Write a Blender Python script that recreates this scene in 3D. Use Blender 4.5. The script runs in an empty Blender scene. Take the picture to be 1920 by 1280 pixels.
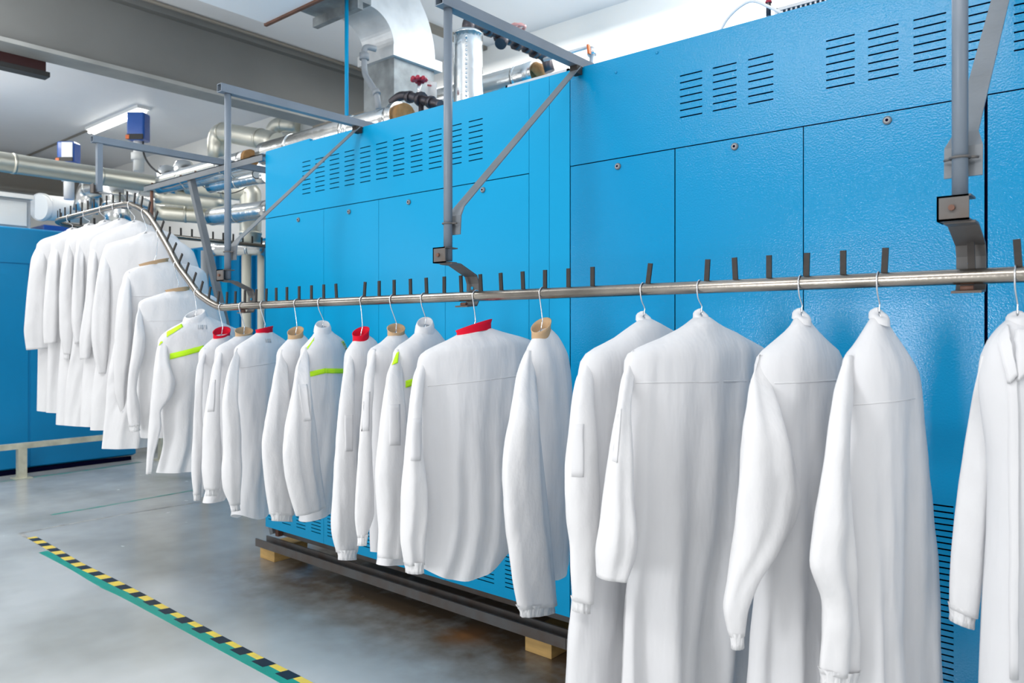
import bpy, math, random
from mathutils import Vector, noise
PI = math.pi
random.seed(7)

# ------------------------------------------------------------------ camera
F, CX, HZ, YAW, CAMH = 1428.0, 960.0, 620.0, math.radians(40.3), 1.35
scene = bpy.context.scene
cam_d = bpy.data.cameras.new('camera'); cam = bpy.data.objects.new('camera', cam_d)
scene.collection.objects.link(cam); scene.camera = cam
cam.location = (0, 0, CAMH); cam.rotation_euler = (PI/2, 0, YAW)
cam_d.sensor_width = 36; cam_d.lens = F/1920*36
cam_d.shift_y = -(640-HZ)/1920
cam_d.clip_start = .05
cam_d.dof.use_dof = True; cam_d.dof.focus_distance = 2.4; cam_d.dof.aperture_fstop = 5.0

# ------------------------------------------------------------------ light
world = bpy.data.worlds.new('world'); scene.world = world; world.use_nodes = True
bg = world.node_tree.nodes['Background']
bg.inputs[0].default_value = (.94, .965, 1, 1); bg.inputs[1].default_value = .5
def area(name, loc, rot, sx, sy, power, col=(1, 1, 1)):
    l = bpy.data.lights.new(name, 'AREA'); l.shape = 'RECTANGLE'; l.size = sx; l.size_y = sy
    l.energy = power; l.color = col
    o = bpy.data.objects.new(name, l); scene.collection.objects.link(o)
    o.location = loc; o.rotation_euler = rot
    return o
UP = (PI, 0, 0)
area('window_and_fill_light', (3.2, -.4, 1.9), (PI/2, 0, PI/2), 2.6, 2.0, 34, (.98, .99, 1))  # fill light added at the right for the garment bodies, not a known window
area('ceiling_lamp_light', (-.6, -1.4, 3.6), (.2, 0, 0), 4.6, .7, 135, (1, .99, .97))
area('ceiling_lamp_light', (-5.2, .6, 3.6), (0, 0, 0), 3.0, .6, 56, (1, .99, .97))
area('ceiling_lamp_light', (-8.2, 1.6, 3.6), (0, 0, 0), 1.8, .6, 45, (1, .98, .93))
area('ceiling_lamp_light', (-3.0, 4.5, 3.7), (0, 0, 0), 4.5, .3, 50, (1, .99, .96))
area('ceiling_fill_light', (-1.6, -1.5, 3.0), UP, 4.6, .7, 110, (1, .99, .97))  # this and the next three are added up-facing fill to brighten the ceiling
area('ceiling_fill_light', (-4.6, 1.0, 2.95), UP, 2.0, .5, 30, (1, .99, .97))
area('ceiling_fill_light', (-9.0, .4, 3.0), UP, 2.5, .5, 55, (1, .99, .97))
area('ceiling_fill_light', (-.6, 3.9, 2.9), UP, 3.0, .3, 60, (1, .99, .97))
area('window_and_fill_light', (-1.9, -2.6, .95), (PI/2, 0, 0), 0.7, 1.3, 66, (.97, .98, 1))
area('window_and_fill_light', (-8.5, -2.6, 1.7), (PI/2, 0, -.5), 3.0, 1.6, 50, (.97, .98, 1))  # fill added from the far left, not a known window

scene.view_settings.view_transform = 'Standard'; scene.view_settings.look = 'None'
scene.view_settings.gamma = 1; scene.view_settings.use_curve_mapping = False
scene.view_settings.exposure = 0.05

# ------------------------------------------------------------------ measuring
CY_, SY_ = math.cos(YAW), math.sin(YAW)
CAMP = Vector((0, 0, CAMH))
def ray(u, v):
    a = (u-CX)/F
    return Vector((-SY_+a*CY_, CY_+a*SY_, (HZ-v)/F))
def onT(u, v, t): return CAMP + ray(u, v)*t
def onY(u, v, Y): r = ray(u, v); return CAMP + r*(Y/r.y)
def onX(u, v, X): r = ray(u, v); return CAMP + r*(X/r.x)
def onZ(u, v, Z): r = ray(u, v); return CAMP + r*((Z-CAMH)/r.z)
def onP(u, v, P, n):
    r = ray(u, v); return CAMP + r*((P-CAMP).dot(n)/r.dot(n))
def wx(u, Y=2.47): return onY(u, HZ, Y).x

# ------------------------------------------------------------------ materials
MATS = {}
def mat(name, col, rough=.5, metal=0., bump=0., bscale=40., var=0., vscale=3., coat=0., emis=0., transl=0., stretch=None, spec=.5, sub=None, bdist=None):
    m = bpy.data.materials.new(name); m.use_nodes = True; nt = m.node_tree; b = nt.nodes['Principled BSDF']
    b.inputs['Base Color'].default_value = (*col, 1); b.inputs['Roughness'].default_value = rough
    b.inputs['Metallic'].default_value = metal; b.inputs['Coat Weight'].default_value = coat
    b.inputs['Specular IOR Level'].default_value = spec
    tc = nt.nodes.new('ShaderNodeTexCoord'); mp = nt.nodes.new('ShaderNodeMapping')
    nt.links.new(tc.outputs['Object'], mp.inputs['Vector'])
    if stretch: mp.inputs['Scale'].default_value = stretch
    if var > 0:
        n = nt.nodes.new('ShaderNodeTexNoise'); n.inputs['Scale'].default_value = vscale; n.inputs['Detail'].default_value = 5
        nt.links.new(mp.outputs[0], n.inputs['Vector'])
        r = nt.nodes.new('ShaderNodeMix'); r.data_type = 'RGBA'
        mr = nt.nodes.new('ShaderNodeMapRange'); mr.inputs[1].default_value = .35; mr.inputs[2].default_value = .7
        nt.links.new(n.outputs['Fac'], mr.inputs[0]); nt.links.new(mr.outputs[0], r.inputs[0])
        r.inputs[6].default_value = (*col, 1)
        c2 = sub if sub else tuple(c*(1-var) for c in col)
        r.inputs[7].default_value = (*c2, 1); nt.links.new(r.outputs[2], b.inputs['Base Color'])
    if bump > 0:
        n = nt.nodes.new('ShaderNodeTexNoise'); n.inputs['Scale'].default_value = bscale; n.inputs['Detail'].default_value = 4
        nt.links.new(mp.outputs[0], n.inputs['Vector'])
        bp = nt.nodes.new('ShaderNodeBump'); bp.inputs['Strength'].default_value = bump; bp.inputs['Distance'].default_value = bdist or (.025 if transl else .01)
        nt.links.new(n.outputs['Fac'], bp.inputs['Height']); nt.links.new(bp.outputs[0], b.inputs['Normal'])
        if coat: nt.links.new(bp.outputs[0], b.inputs['Coat Normal'])
    if emis:
        b.inputs['Emission Color'].default_value = (*col, 1); b.inputs['Emission Strength'].default_value = emis
    if transl:
        t = nt.nodes.new('ShaderNodeBsdfTranslucent'); t.inputs[0].default_value = (*col, 1)
        mx = nt.nodes.new('ShaderNodeMixShader'); mx.inputs[0].default_value = transl
        out = nt.nodes['Material Output']
        nt.links.new(b.outputs[0], mx.inputs[1]); nt.links.new(t.outputs[0], mx.inputs[2]); nt.links.new(mx.outputs[0], out.inputs[0])
        if bump > 0: nt.links.new(bp.outputs[0], t.inputs['Normal'])
    MATS[name] = m
    return m
M_BLUE = mat('blue_paint', (.002, .272, .55), .11, bump=1, bdist=.0009, bscale=175, spec=.45)
M_BLUE2 = mat('blue_paint_smooth', (.002, .33, .62), .33, bump=1, bdist=.0003, bscale=120, spec=.2)
M_BLUED = mat('deep_blue_paint', (.003, .25, .53), .35, bump=.03, bscale=60, var=.15, vscale=.8)
M_BBOX = mat('royal_blue_plastic', (.01, .10, .45), .25, coat=.4)
M_DARK = mat('black_gap', (.004, .004, .02), .9, spec=0)
M_STEEL = mat('brushed_stainless_tube', (.41, .375, .33), .27, metal=1., bump=.04, bscale=120, var=.5, vscale=5, stretch=(1, 1, 1))
M_GREY = mat('grey_painted_steel', (.17, .19, .21), .45, bump=.05, bscale=50, var=.15, vscale=8)
M_GREYB = mat('blue_grey_painted_steel', (.175, .215, .265), .4, var=.12, vscale=6)
M_GREYR = mat('grey_steel_with_rust_stains', (.105, .105, .105), .5, var=.5, vscale=9, sub=(.085, .06, .045))
M_PEG = mat('bare_dark_steel', (.028, .023, .02), .6, metal=.2, var=.3, vscale=60)
M_WIRE = mat('galvanised_wire', (.75, .76, .78), .25, metal=1.)
M_CLOTH = mat('white_cotton', (.80, .80, .815), .85, bump=.55, bscale=8, transl=.25, spec=.12, stretch=(1, 1, .3))
M_CLOTHN = mat('white_cotton_soft_crease', (.80, .798, .808), .85, bump=.42, bscale=12, transl=.2, spec=.12, stretch=(1, 1, .6))
M_CUFF = mat('gathered_white_cotton', (.82, .82, .83), .9, bump=.5, bscale=60, transl=.15, spec=.1, stretch=(1, 1, .25))
M_RED = mat('red_collar_fabric', (.62, .004, .025), .7, bump=.1, bscale=200, spec=.2)
M_TAN = mat('tan_collar_fabric', (.50, .34, .20), .8, bump=.15, bscale=200, spec=.2)
M_YEL = mat('neon_yellow_tape', (.60, 1.0, .03), .6, transl=.15, spec=.2)
M_FOIL = mat('crinkled_foil_jacket', (.82, .83, .82), .22, metal=1., bump=.35, bscale=11, stretch=(1, 1, 1))
M_FOILW = mat('warm_foil_jacket', (.80, .78, .68), .42, metal=1., bump=.25, bscale=9)
M_WOOL = mat('mineral_wool_end', (.42, .23, .09), .95, bump=.6, bscale=60, var=.3, vscale=20)
M_IRON = mat('dark_iron_pipe', (.10, .09, .10), .35, metal=.7, bump=.1, bscale=40, var=.3, vscale=15)
M_GALV = mat('galvanised_sheet', (.72, .74, .75), .42, metal=.45, var=.25, vscale=5, bump=.03, bscale=12)
M_GALVD = mat('stained_galvanised_sheet', (.36, .39, .40), .45, metal=.4, var=.45, vscale=9)
M_WHITE = mat('white_paint', (.82, .83, .82), .6)
M_IVORY = mat('ivory_pipe_paint', (.72, .70, .60), .5, var=.1)
M_BEAM = mat('grey_beam_paint', (.165, .17, .165), .6, var=.15, vscale=1.5)
M_BEAMF = mat('light_beam_flange', (.33, .34, .33), .5, var=.2, vscale=5)
M_TAUPE = mat('taupe_beam_paint', (.22, .20, .17), .6)
M_BRASS = mat('rust_brown_steel', (.16, .075, .05), .7, var=.3, vscale=10)
M_WOOD = mat('pine_block', (.66, .42, .15), .7, bump=.15, bscale=30, var=.3, vscale=6, stretch=(1, 1, 6))
M_PVC = mat('grey_pvc', (.30, .32, .34), .45)
M_PINK = mat('red_valve_wheel', (.45, .03, .06), .35)
M_ORANGE = mat('orange_lever', (.8, .16, .03), .4)
M_MAROON = mat('dark_maroon_box', (.035, .008, .008), .4)
M_CABLE = mat('black_rubber', (.02, .02, .02), .5)
M_LABEL = mat('grey_print', (.45, .47, .50), .7)
M_GREEN = mat('green_floor_tape', (.02, .33, .25), .35, var=.15, vscale=8)
M_GREENW = mat('worn_green_floor_tape', (.05, .32, .25), .5, var=.5, vscale=14, sub=(.25, .3, .28))
M_HYEL = mat('yellow_floor_tape', (.88, .66, .06), .4, var=.25, vscale=30, sub=(.75, .55, .12))
M_HBLK = mat('black_floor_tape', (.012, .018, .03), .4)
M_LINE = mat('worn_grey_floor_line', (.22, .22, .21), .6, var=.5, vscale=12, sub=(.5, .5, .48))
M_TUBE = mat('lit_fluorescent_tube', (1, .98, .92), .5, emis=9)
M_RAILP = mat('cream_rail_paint', (.66, .64, .50), .5, var=.35, vscale=9)
M_CAB = mat('pale_grey_cabinet', (.52, .54, .56), .4)

def mat_floor():
    m = bpy.data.materials.new('glossy_grey_epoxy'); m.use_nodes = True; nt = m.node_tree; b = nt.nodes['Principled BSDF']
    tc = nt.nodes.new('ShaderNodeTexCoord')
    n1 = nt.nodes.new('ShaderNodeTexNoise'); n1.inputs['Scale'].default_value = 1.1; n1.inputs['Detail'].default_value = 4
    n2 = nt.nodes.new('ShaderNodeTexNoise'); n2.inputs['Scale'].default_value = 7; n2.inputs['Detail'].default_value = 8
    nt.links.new(tc.outputs['Object'], n1.inputs['Vector']); nt.links.new(tc.outputs['Object'], n2.inputs['Vector'])
    cr = nt.nodes.new('ShaderNodeValToRGB'); e = cr.color_ramp.elements
    e[0].position = .3; e[0].color = (.33, .33, .30, 1); e[1].position = .6; e[1].color = (.54, .55, .54, 1)
    nt.links.new(n1.outputs['Fac'], cr.inputs[0])
    # rust and dirt collected along the machine base (a stain of its own shape)
    sp = nt.nodes.new('ShaderNodeSeparateXYZ'); nt.links.new(tc.outputs['Object'], sp.inputs[0])
    mr = nt.nodes.new('ShaderNodeMapRange'); mr.inputs[1].default_value = 1.85; mr.inputs[2].default_value = 2.55
    nt.links.new(sp.outputs[1], mr.inputs[0])
    mx_ = nt.nodes.new('ShaderNodeMapRange'); mx_.inputs[1].default_value = -4.4; mx_.inputs[2].default_value = -3.6
    nt.links.new(sp.outputs[0], mx_.inputs[0])
    mu = nt.nodes.new('ShaderNodeMath'); mu.operation = 'MULTIPLY'; nt.links.new(mr.outputs[0], mu.inputs[0]); nt.links.new(mx_.outputs[0], mu.inputs[1])
    mu2 = nt.nodes.new('ShaderNodeMath'); mu2.operation = 'MULTIPLY'; nt.links.new(mu.outputs[0], mu2.inputs[0]); nt.links.new(n2.outputs['Fac'], mu2.inputs[1])
    mu3 = nt.nodes.new('ShaderNodeMath'); mu3.operation = 'MULTIPLY'; mu3.use_clamp = True; nt.links.new(mu2.outputs[0], mu3.inputs[0]); mu3.inputs[1].default_value = 2.1
    mx = nt.nodes.new('ShaderNodeMix'); mx.data_type = 'RGBA'
    nt.links.new(mu3.outputs[0], mx.inputs[0]); nt.links.new(cr.outputs[0], mx.inputs[6]); mx.inputs[7].default_value = (.15, .10, .06, 1)
    sd = nt.nodes.new('ShaderNodeVectorMath'); sd.operation = 'DISTANCE'; q = onZ(872, 1192, 0); sd.inputs[1].default_value = (q.x, q.y, 0)
    nt.links.new(tc.outputs['Object'], sd.inputs[0])
    sm_ = nt.nodes.new('ShaderNodeMapRange'); sm_.inputs[1].default_value = .16; sm_.inputs[2].default_value = 0; sm_.inputs[4].default_value = 1.3
    nt.links.new(sd.outputs['Value'], sm_.inputs[0])
    sn = nt.nodes.new('ShaderNodeMath'); sn.operation = 'MULTIPLY'; sn.use_clamp = True; nt.links.new(sm_.outputs[0], sn.inputs[0]); nt.links.new(n2.outputs['Fac'], sn.inputs[1])
    m2 = nt.nodes.new('ShaderNodeMix'); m2.data_type = 'RGBA'; nt.links.new(sn.outputs[0], m2.inputs[0]); nt.links.new(mx.outputs[2], m2.inputs[6]); m2.inputs[7].default_value = (.36, .15, .05, 1)
    nt.links.new(m2.outputs[2], b.inputs['Base Color'])
    rr = nt.nodes.new('ShaderNodeMapRange'); rr.inputs[3].default_value = .1; rr.inputs[4].default_value = .34
    nt.links.new(n2.outputs['Fac'], rr.inputs[0]); nt.links.new(rr.outputs[0], b.inputs['Roughness'])
    bp = nt.nodes.new('ShaderNodeBump'); bp.inputs['Strength'].default_value = .05
    nt.links.new(n2.outputs['Fac'], bp.inputs['Height']); nt.links.new(bp.outputs[0], b.inputs['Normal'])
    return m
M_FLOOR = mat_floor()
M_CEIL = mat('ceiling_paint', (.80, .81, .83), .5, var=.08, vscale=.8)
M_WALL = mat('wall_paint', (.86, .85, .82), .7, var=.03, vscale=1)

# ------------------------------------------------------------------ builders
def rootloc(p):
    v = Vector((0, 0, 0))
    while p is not None: v += Vector(p.location); p = p.parent
    return v
def link(o, parent=None):
    scene.collection.objects.link(o)
    if parent is not None: o.parent = parent
    return o
def props(o, label=None, cat=None, group=None, kind=None):
    if label: o['label'] = label
    if cat: o['category'] = cat
    if group: o['group'] = group
    if kind: o['kind'] = kind
    return o
def thing(name, label, cat, loc=(0, 0, 0), group=None):
    o = bpy.data.objects.new(name, None); o.location = loc; o.empty_display_size = .05
    return props(link(o), label, cat, group)
class MB:
    def __init__(s): s.v = []; s.f = []; s.smooth = []
    def add(s, vs, fs, smooth=False):
        k = len(s.v); s.v += [Vector(p) for p in vs]
        for f in fs: s.f.append([i+k for i in f]); s.smooth.append(smooth)
        return s
    def box(s, x0, x1, y0, y1, z0, z1):
        return s.add([(x, y, z) for x in (x0, x1) for y in (y0, y1) for z in (z0, z1)],
                     [(0, 1, 3, 2), (4, 6, 7, 5), (0, 4, 5, 1), (2, 3, 7, 6), (0, 2, 6, 4), (1, 5, 7, 3)])
    def bar(s, p, q, w, h, up=(0, 0, 1)):
        p, q = Vector(p), Vector(q); d = (q-p).normalized(); up = Vector(up)
        if abs(d.dot(up)) > .97: up = Vector((0, 1, 0))
        r = d.cross(up).normalized(); u = r.cross(d)
        vs = [c + r*(a*w/2) + u*(b*h/2) for c in (p, q) for a, b in ((-1, -1), (1, -1), (1, 1), (-1, 1))]
        return s.add(vs, [(3, 2, 1, 0), (4, 5, 6, 7), (0, 1, 5, 4), (1, 2, 6, 5), (2, 3, 7, 6), (3, 0, 4, 7)])
    def hollow(s, p, q, w, wall=.003):
        p, q = Vector(p), Vector(q); d = (q-p).normalized()
        r = d.cross(Vector((0, 0, 1))).normalized(); u = r.cross(d); h = w/2; i = h-wall
        vs = [c + r*(a*k) + u*(b*k) for c in (p, q) for k in (h, i) for a, b in ((-1, -1), (1, -1), (1, 1), (-1, 1))]
        fs = []
        for j in range(4):
            l = (j+1) % 4
            fs += [(j, l, 8+l, 8+j), (4+j, 12+j, 12+l, 4+l), (j, 4+j, 4+l, l), (8+j, 8+l, 12+l, 12+j)]
        return s.add(vs, fs)
    def tube(s, pts, r, n=12, cap=True, radii=None):
        pts = [Vector(p) for p in pts]; m = len(pts); vs = []; nrm = None
        for i, p in enumerate(pts):
            d = (pts[min(i+1, m-1)]-pts[max(i-1, 0)]).normalized()
            if nrm is None:
                a = Vector((0, 0, 1)) if abs(d.z) < .9 else Vector((1, 0, 0)); nrm = d.cross(a).normalized()
            else:
                nrm = (nrm - d*nrm.dot(d)).normalized()
            b = d.cross(nrm); rr = radii[i] if radii else r
            vs += [p + (nrm*math.cos(2*PI*j/n) + b*math.sin(2*PI*j/n))*rr for j in range(n)]
        fs = [(i*n+j, i*n+(j+1) % n, (i+1)*n+(j+1) % n, (i+1)*n+j) for i in range(m-1) for j in range(n)]
        s.add(vs, fs, True)
        if cap:
            k = len(s.v)-m*n
            s.f.append([k+j for j in range(n)][::-1]); s.smooth.append(False)
            s.f.append([k+(m-1)*n+j for j in range(n)]); s.smooth.append(False)
        return s
    def extrude(s, poly, d):
        n = len(poly); d = Vector(d); vs = [Vector(p) for p in poly] + [Vector(p)+d for p in poly]
        return s.add(vs, [tuple(range(n))[::-1], tuple(range(n, 2*n))] + [(i, (i+1) % n, n+(i+1) % n, n+i) for i in range(n)])
    def build(s, name, m, parent=None, bevel=0, label=None):
        off = rootloc(parent); me = bpy.data.meshes.new(name)
        me.from_pydata([p-off for p in s.v], [], s.f); me.materials.append(m)
        me.polygons.foreach_set('use_smooth', s.smooth)
        o = bpy.data.objects.new(name, me); link(o, parent)
        if bevel:
            bv = o.modifiers.new('bevel', 'BEVEL'); bv.width = bevel; bv.segments = 2; bv.limit_method = 'ANGLE'
        if label: o['label'] = label
        return o
def smoothpath(pts, n=6):
    pts = [Vector(p) for p in pts]; out = []
    for i in range(len(pts)-1):
        p0 = pts[max(i-1, 0)]; p1 = pts[i]; p2 = pts[i+1]; p3 = pts[min(i+2, len(pts)-1)]
        for k in range(n):
            t = k/n
            out.append(.5*((2*p1)+(p2-p0)*t+(2*p0-5*p1+4*p2-p3)*t*t+(3*p1-p0-3*p2+p3)*t**3))
    out.append(pts[-1]); return out
def fillet(pts, R, n=6):
    """polyline with rounded corners"""
    pts = [Vector(p) for p in pts]; out = [pts[0]]
    for i in range(1, len(pts)-1):
        a = (pts[i-1]-pts[i]); b = (pts[i+1]-pts[i]); r = min(R, a.length*.49, b.length*.49)
        p = pts[i]+a.normalized()*r; q = pts[i]+b.normalized()*r
        for k in range(n+1):
            t = k/n; out.append(p*(1-t)**2 + pts[i]*2*t*(1-t) + q*t*t)
    out.append(pts[-1]); return out
def struct(name, mb, m): return props(mb.build(name, m), kind='structure')
def disc(mb, c, axis, r, th, n=20):
    c = Vector(c); axis = Vector(axis).normalized(); return mb.tube([c, c+axis*th], r, n)

# ------------------------------------------------------------------ setting
struct('floor', MB().box(-13.2, 3, -4, 5.4, -.1, 0), M_FLOOR)
struct('ceiling', MB().box(-13.2, 3, -.2, 5.4, 3.85, 3.95), M_CEIL)
struct('wall_back', MB().box(-13.2, 3, 4.97, 5.4, 0, 3.85), M_WALL)
struct('wall_left', MB().box(-13.2, -12.7, -4, 4.97, 0, 3.85), M_WALL)
# main roof beam and a far one
o = MB().box(-5.96, -5.93, -.2, 4.97, 3.3, 3.85).build('trim_1', M_BEAM); props(o, kind='structure')
MB().box(-6.06, -5.84, -.2, 4.97, 3.27, 3.30).build('flange', M_BEAMF, o, label='pale lower flange')
MB().box(-6.04, -5.86, -.2, 4.97, 3.80, 3.85).build('upper_flange', M_BEAM, o)
o = MB().box(-12.45, -12.4, -.2, 4.97, 3.38, 3.85).build('trim_2', M_TAUPE); props(o, kind='structure')
MB().box(-12.55, -12.3, -.2, 4.97, 3.35, 3.38).build('flange', M_TAUPE, o)
o = MB().box(-4.6, -4.5, 2.4, 4.97, 3.82, 3.85).build('trim_3', M_TAUPE); props(o, kind='structure')

# ------------------------------------------------------------------ machines
YF = 2.47
def slot_panel(x0, x1, z0, z1, cols, rows, sh=.0048, y=YF, th=.003):
    """flat sheet with real slots cut in it"""
    xs = sorted({x0, x1, *[c for p in cols for c in p]}); zs = sorted({z0, z1, *[z-sh/2 for z in rows], *[z+sh/2 for z in rows]})
    mb = MB(); nx = len(xs); ox = {}
    vs = [(x, y, z) for z in zs for x in xs] + [(x, y+th, z) for z in zs for x in xs]; N = nx*len(zs)
    hole = lambda i, j: any(abs(xs[i]-a) < 1e-6 for a, b in cols) and any(abs(zs[j]-(z-sh/2)) < 1e-6 for z in rows)
    fs = []
    for j in range(len(zs)-1):
        for i in range(nx-1):
            a = j*nx+i; q = (a, a+1, a+nx+1, a+nx)
            if hole(i, j):
                for e in range(4): fs.append((q[e], q[(e+1) % 4], q[(e+1) % 4]+N, q[e]+N))
            else: fs.append(q)
    for seq in ([i for i in range(nx)], [i+(len(zs)-1)*nx for i in range(nx)]):
        for a, b in zip(seq, seq[1:]): fs.append((a, b, b+N, a+N))
    for c in (0, nx-1):
        for j in range(len(zs)-1): fs.append((j*nx+c, (j+1)*nx+c, (j+1)*nx+c+N, j*nx+c+N))
    return mb.add(vs, fs)
def latch(u, v, parent):
    p = onY(u, v, YF); l = MB()
    l.tube([p+Vector((0, 0, 0)), p+Vector((0, -.005, 0)), p+Vector((0, -.007, 0))], .012, 20, radii=[.0125, .0125, .010])
    o = l.build('latch', M_GREY, parent, label='round grey quarter-turn latch')
    k = MB(); k.tube([p+Vector((0, -.0068, 0)), p+Vector((0, -.0085, 0))], .0085, 16); r = k.build('latch_ring', M_PVC, o)
    k = MB(); k.tube([p+Vector((0, -.0083, 0)), p+Vector((0, -.009, 0))], .0048, 6); k.build('key_socket', M_DARK, o)
Z0, ZS, ZT = .205, 2.006, 2.390
def machine(label, X0, X1, m, splits, gaps, topcols, toprows, botcols, botrows, latches, splits_bottom=None):
    t = thing('finishing_machine', label, 'machine', ((X0+X1)/2, YF+.8, 0))
    MB().box(X0+.004, X1-.004, YF+.022, 4.25, .2, ZT-.002).build('housing', m, t)
    MB().box(X0+.01, X1-.01, YF+.012, YF+.02, Z0+.01, ZT-.01).build('slot_shade_sheet', M_DARK, t)  # black sheet added behind the slots, stands in for the shade inside
    return t
# left machine
XL0, XL1 = wx(498), wx(1068.5)
tl = machine('large blue finishing machine at left with low slotted top band and four lower doors', XL0, XL1, M_BLUE2, 0, 0, 0, 0, 0, 0, 0)
lc = [(566.7, 582), (591, 608.7), (618, 636), (646, 664.4), (675, 694.6), (705, 726), (737, 758), (770, 792), (804, 828), (842, 865.6), (878.7, 905)]
lcols = [(wx(a), wx(b)) for a, b in lc]
rows8 = [2.108+.025*i for i in range(8)]
slot_panel(XL0, wx(992)-.001, ZS+.002, ZT, lcols, rows8).build('vent_panel', M_BLUE2, tl)
bu = [498, 607, 710, 835, 992]
brow = [.254+.0185*i for i in range(12)]
for a, b in zip(bu, bu[1:]):
    xa, xb = wx(a)+(.001 if a > 498 else 0), wx(b)-.0015
    bc = []; n = max(2, int((xb-xa)/.135)); st = (xb-xa)/n
    for k in range(n): bc.append((xa+st*k+st*.2, xa+st*k+st*.82))
    slot_panel(xa, xb, Z0, ZS-.002, bc, brow).build('door', M_BLUE2, tl)
for a, b in ((992, 1030), (1030, 1068.5)):
    MB().box(wx(a)+.001, wx(b)-.001, YF, YF+.003, Z0, ZT).build('cover_strip', M_BLUE2, tl)
for u, v in ((560, 412), (655, 397), (767, 379), (906, 356)): latch(u, v, tl)
MB().bar((XL0, YF+.012, ZT+.002), (wx(580), YF+.012, ZT+.008), .02, .016).build('top_edge_tube', M_BLUE2, tl)
# base beam and skirt
def base(xa, xb, par):
    MB().box(xa, xb, 2.44, 2.52, .086, .100).box(xa, xb, 2.512, 2.52, .1, .132).box(xa, xb, 2.44, 2.447, .1, .130).build('base_channel', M_GREYR, par)
    MB().box(xa+.04, xb, 2.56, 2.575, .14, .206).build('skirt', M_GREYR, par)
base(XL0-.06, XL1, tl)
MB().bar((XL0+.03, 2.54, .205), (XL0+.03, 2.54, .14), .03, .03).build('foot_plate', M_BRASS, tl)
# right machine
XR0, XR1 = wx(1069.5), 1.6
tr = machine('large glossy blue finishing machine at right with tall doors and slotted top band', XR0, XR1, M_BLUE, 0, 0, 0, 0, 0, 0, 0)
base(XR0, 1.6, tr)
rc = [(1274.7, 1316.7), (1336.4, 1381), (1402.7, 1450), (1548.7, 1602.5), (1627.7, 1684.8), (1712.7, 1774), (1806, 1870), (1901, 1975)]
rcols = [(wx(a), wx(b)) for a, b in rc] + [(-.02+.13*k, .07+.13*k) for k in range(1, 6)]
slot_panel(XR0, XR1, ZS+.002, ZT, rcols, [2.1135+.0247*i for i in range(7)]).build('vent_panel', M_BLUE, tr)
lrows = [.26+.0178*i for i in range(34)]
for a, b, g in ((1069.5, 1265, .0), (1265, 1506, .002), (1506, 1846.5, .001), (1851, 2400, .0)):
    xa = wx(a)+g+.0012; xb = (wx(b) if b < 2400 else XR1)-.0012
    if b == 1265: bc = [(xa+.06+.13*k, xa+.15+.13*k) for k in range(3)]
    elif b == 1846.5: bc = [(wx(1725), wx(1788)), (wx(1640), wx(1700)), (wx(1560), wx(1615))]
    elif b == 2400: bc = [(xa+.25+.14*k, xa+.35+.14*k) for k in range(8)]
    else: bc = [(xa+.08+.13*k, xa+.17+.13*k) for k in range(3)]
    slot_panel(xa, min(xb, XR1), Z0, ZS-.002, bc, lrows if b > 1300 else brow).build('door', M_BLUE, tr)
for u, v in ((1159, 312), (1378, 275), (1664, 226)): latch(u, v, tr)
for u, v in ((1232, 99), (1155, 136)):
    p = onY(u, v, YF); MB().tube([p, p+Vector((0, -.003, 0)), p+Vector((0, -.004, 0))], .006, 12, radii=[.006, .005, .001]).build('rivet', M_BLUE, tr)
# wood blocks
for x0, x1, lb in ((-4.08, -3.93, 'pine support block under the far end of the machine base'), (-2.04, -1.90, 'pine support block under the machine base beside the long coats')):
    t = MB().box(x0, x1, 2.49, 2.72, 0, .085).build('wood_block', M_WOOD, bevel=.003)
    props(t, lb, 'block')
# slanted leg frame and angle bar at machine's left end
t = thing('steel_frame', 'grey angle-iron frame with slanted leg beyond the left end of the blue machine', 'frame', (-4.9, 2.47, 0))
f = MB(); f.box(-5.53, XL0-.005, 2.45, 2.455, 2.345, 2.385); f.box(-5.53, XL0-.005, 2.45, 2.49, 2.380, 2.385); f.build('angle_bar', M_GREY, t)
MB().bar((-4.9, 2.48, 2.36), (-3.93-.06, 2.53, .152), .035, .04, up=(0, 1, 0)).build('slanted_leg', M_GREY, t)
MB().tube([(-5.45, 2.47, 2.345), (-5.45, 2.47, 2.10)], .012, 8).build('hanging_rod', M_BRASS, t, label='rust brown hanging rod')
for x in (-5.42, -5.0, -4.8):
    MB().tube([(x, 2.46, 2.385), (x, 2.46, 2.395)], .008, 6).build('bolt', M_BRASS, t)

# ------------------------------------------------------------------ rail
RY, RZ, RZ2, RR = 1.81, 1.462, 2.045, .0165
px = [(415, 576), (398, 569), (383, 559), (371, 549), (353, 524), (334, 498), (318, 468), (301.6, 439), (290, 420), (279, 404), (267, 394), (253, 387)]
pts = [Vector((1.4, RY, RZ)), Vector((wx(600, RY), RY, RZ)), Vector((wx(440, RY), RY, RZ-.004))]
pts += [onY(u, v, RY) for u, v in px]
pts += [Vector((wx(225, RY), RY, RZ2)), Vector((-5.22, RY, RZ2))]
arc = [Vector((-5.25-.26*math.sin(a), RY+.26-.26*math.cos(a), RZ2)) for a in [PI/2*k/8 for k in range(1, 9)]]
path = smoothpath(pts, 6) + arc + [Vector((-5.53, 2.6, RZ2)), Vector((-5.60, 3.5, RZ2)), Vector((-5.62, 4.6, RZ2))]
rail = thing('conveyor_rail', 'round stainless conveyor rail running along the machines, sloping up at left', 'rail', (-2, RY, 0))
MB().tube(path, RR, 20).build('rail_tube', M_STEEL, rail)
def railz(x):
    best = None
    for a, b in zip(path, path[1:]):
        if abs(a.y-RY) < 1e-3 and min(a.x, b.x) <= x <= max(a.x, b.x):
            k = (x-a.x)/(b.x-a.x) if b.x != a.x else 0; return a.lerp(b, k), (a-b).normalized()
    return Vector((x, RY, RZ)), Vector((1, 0, 0))
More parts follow.
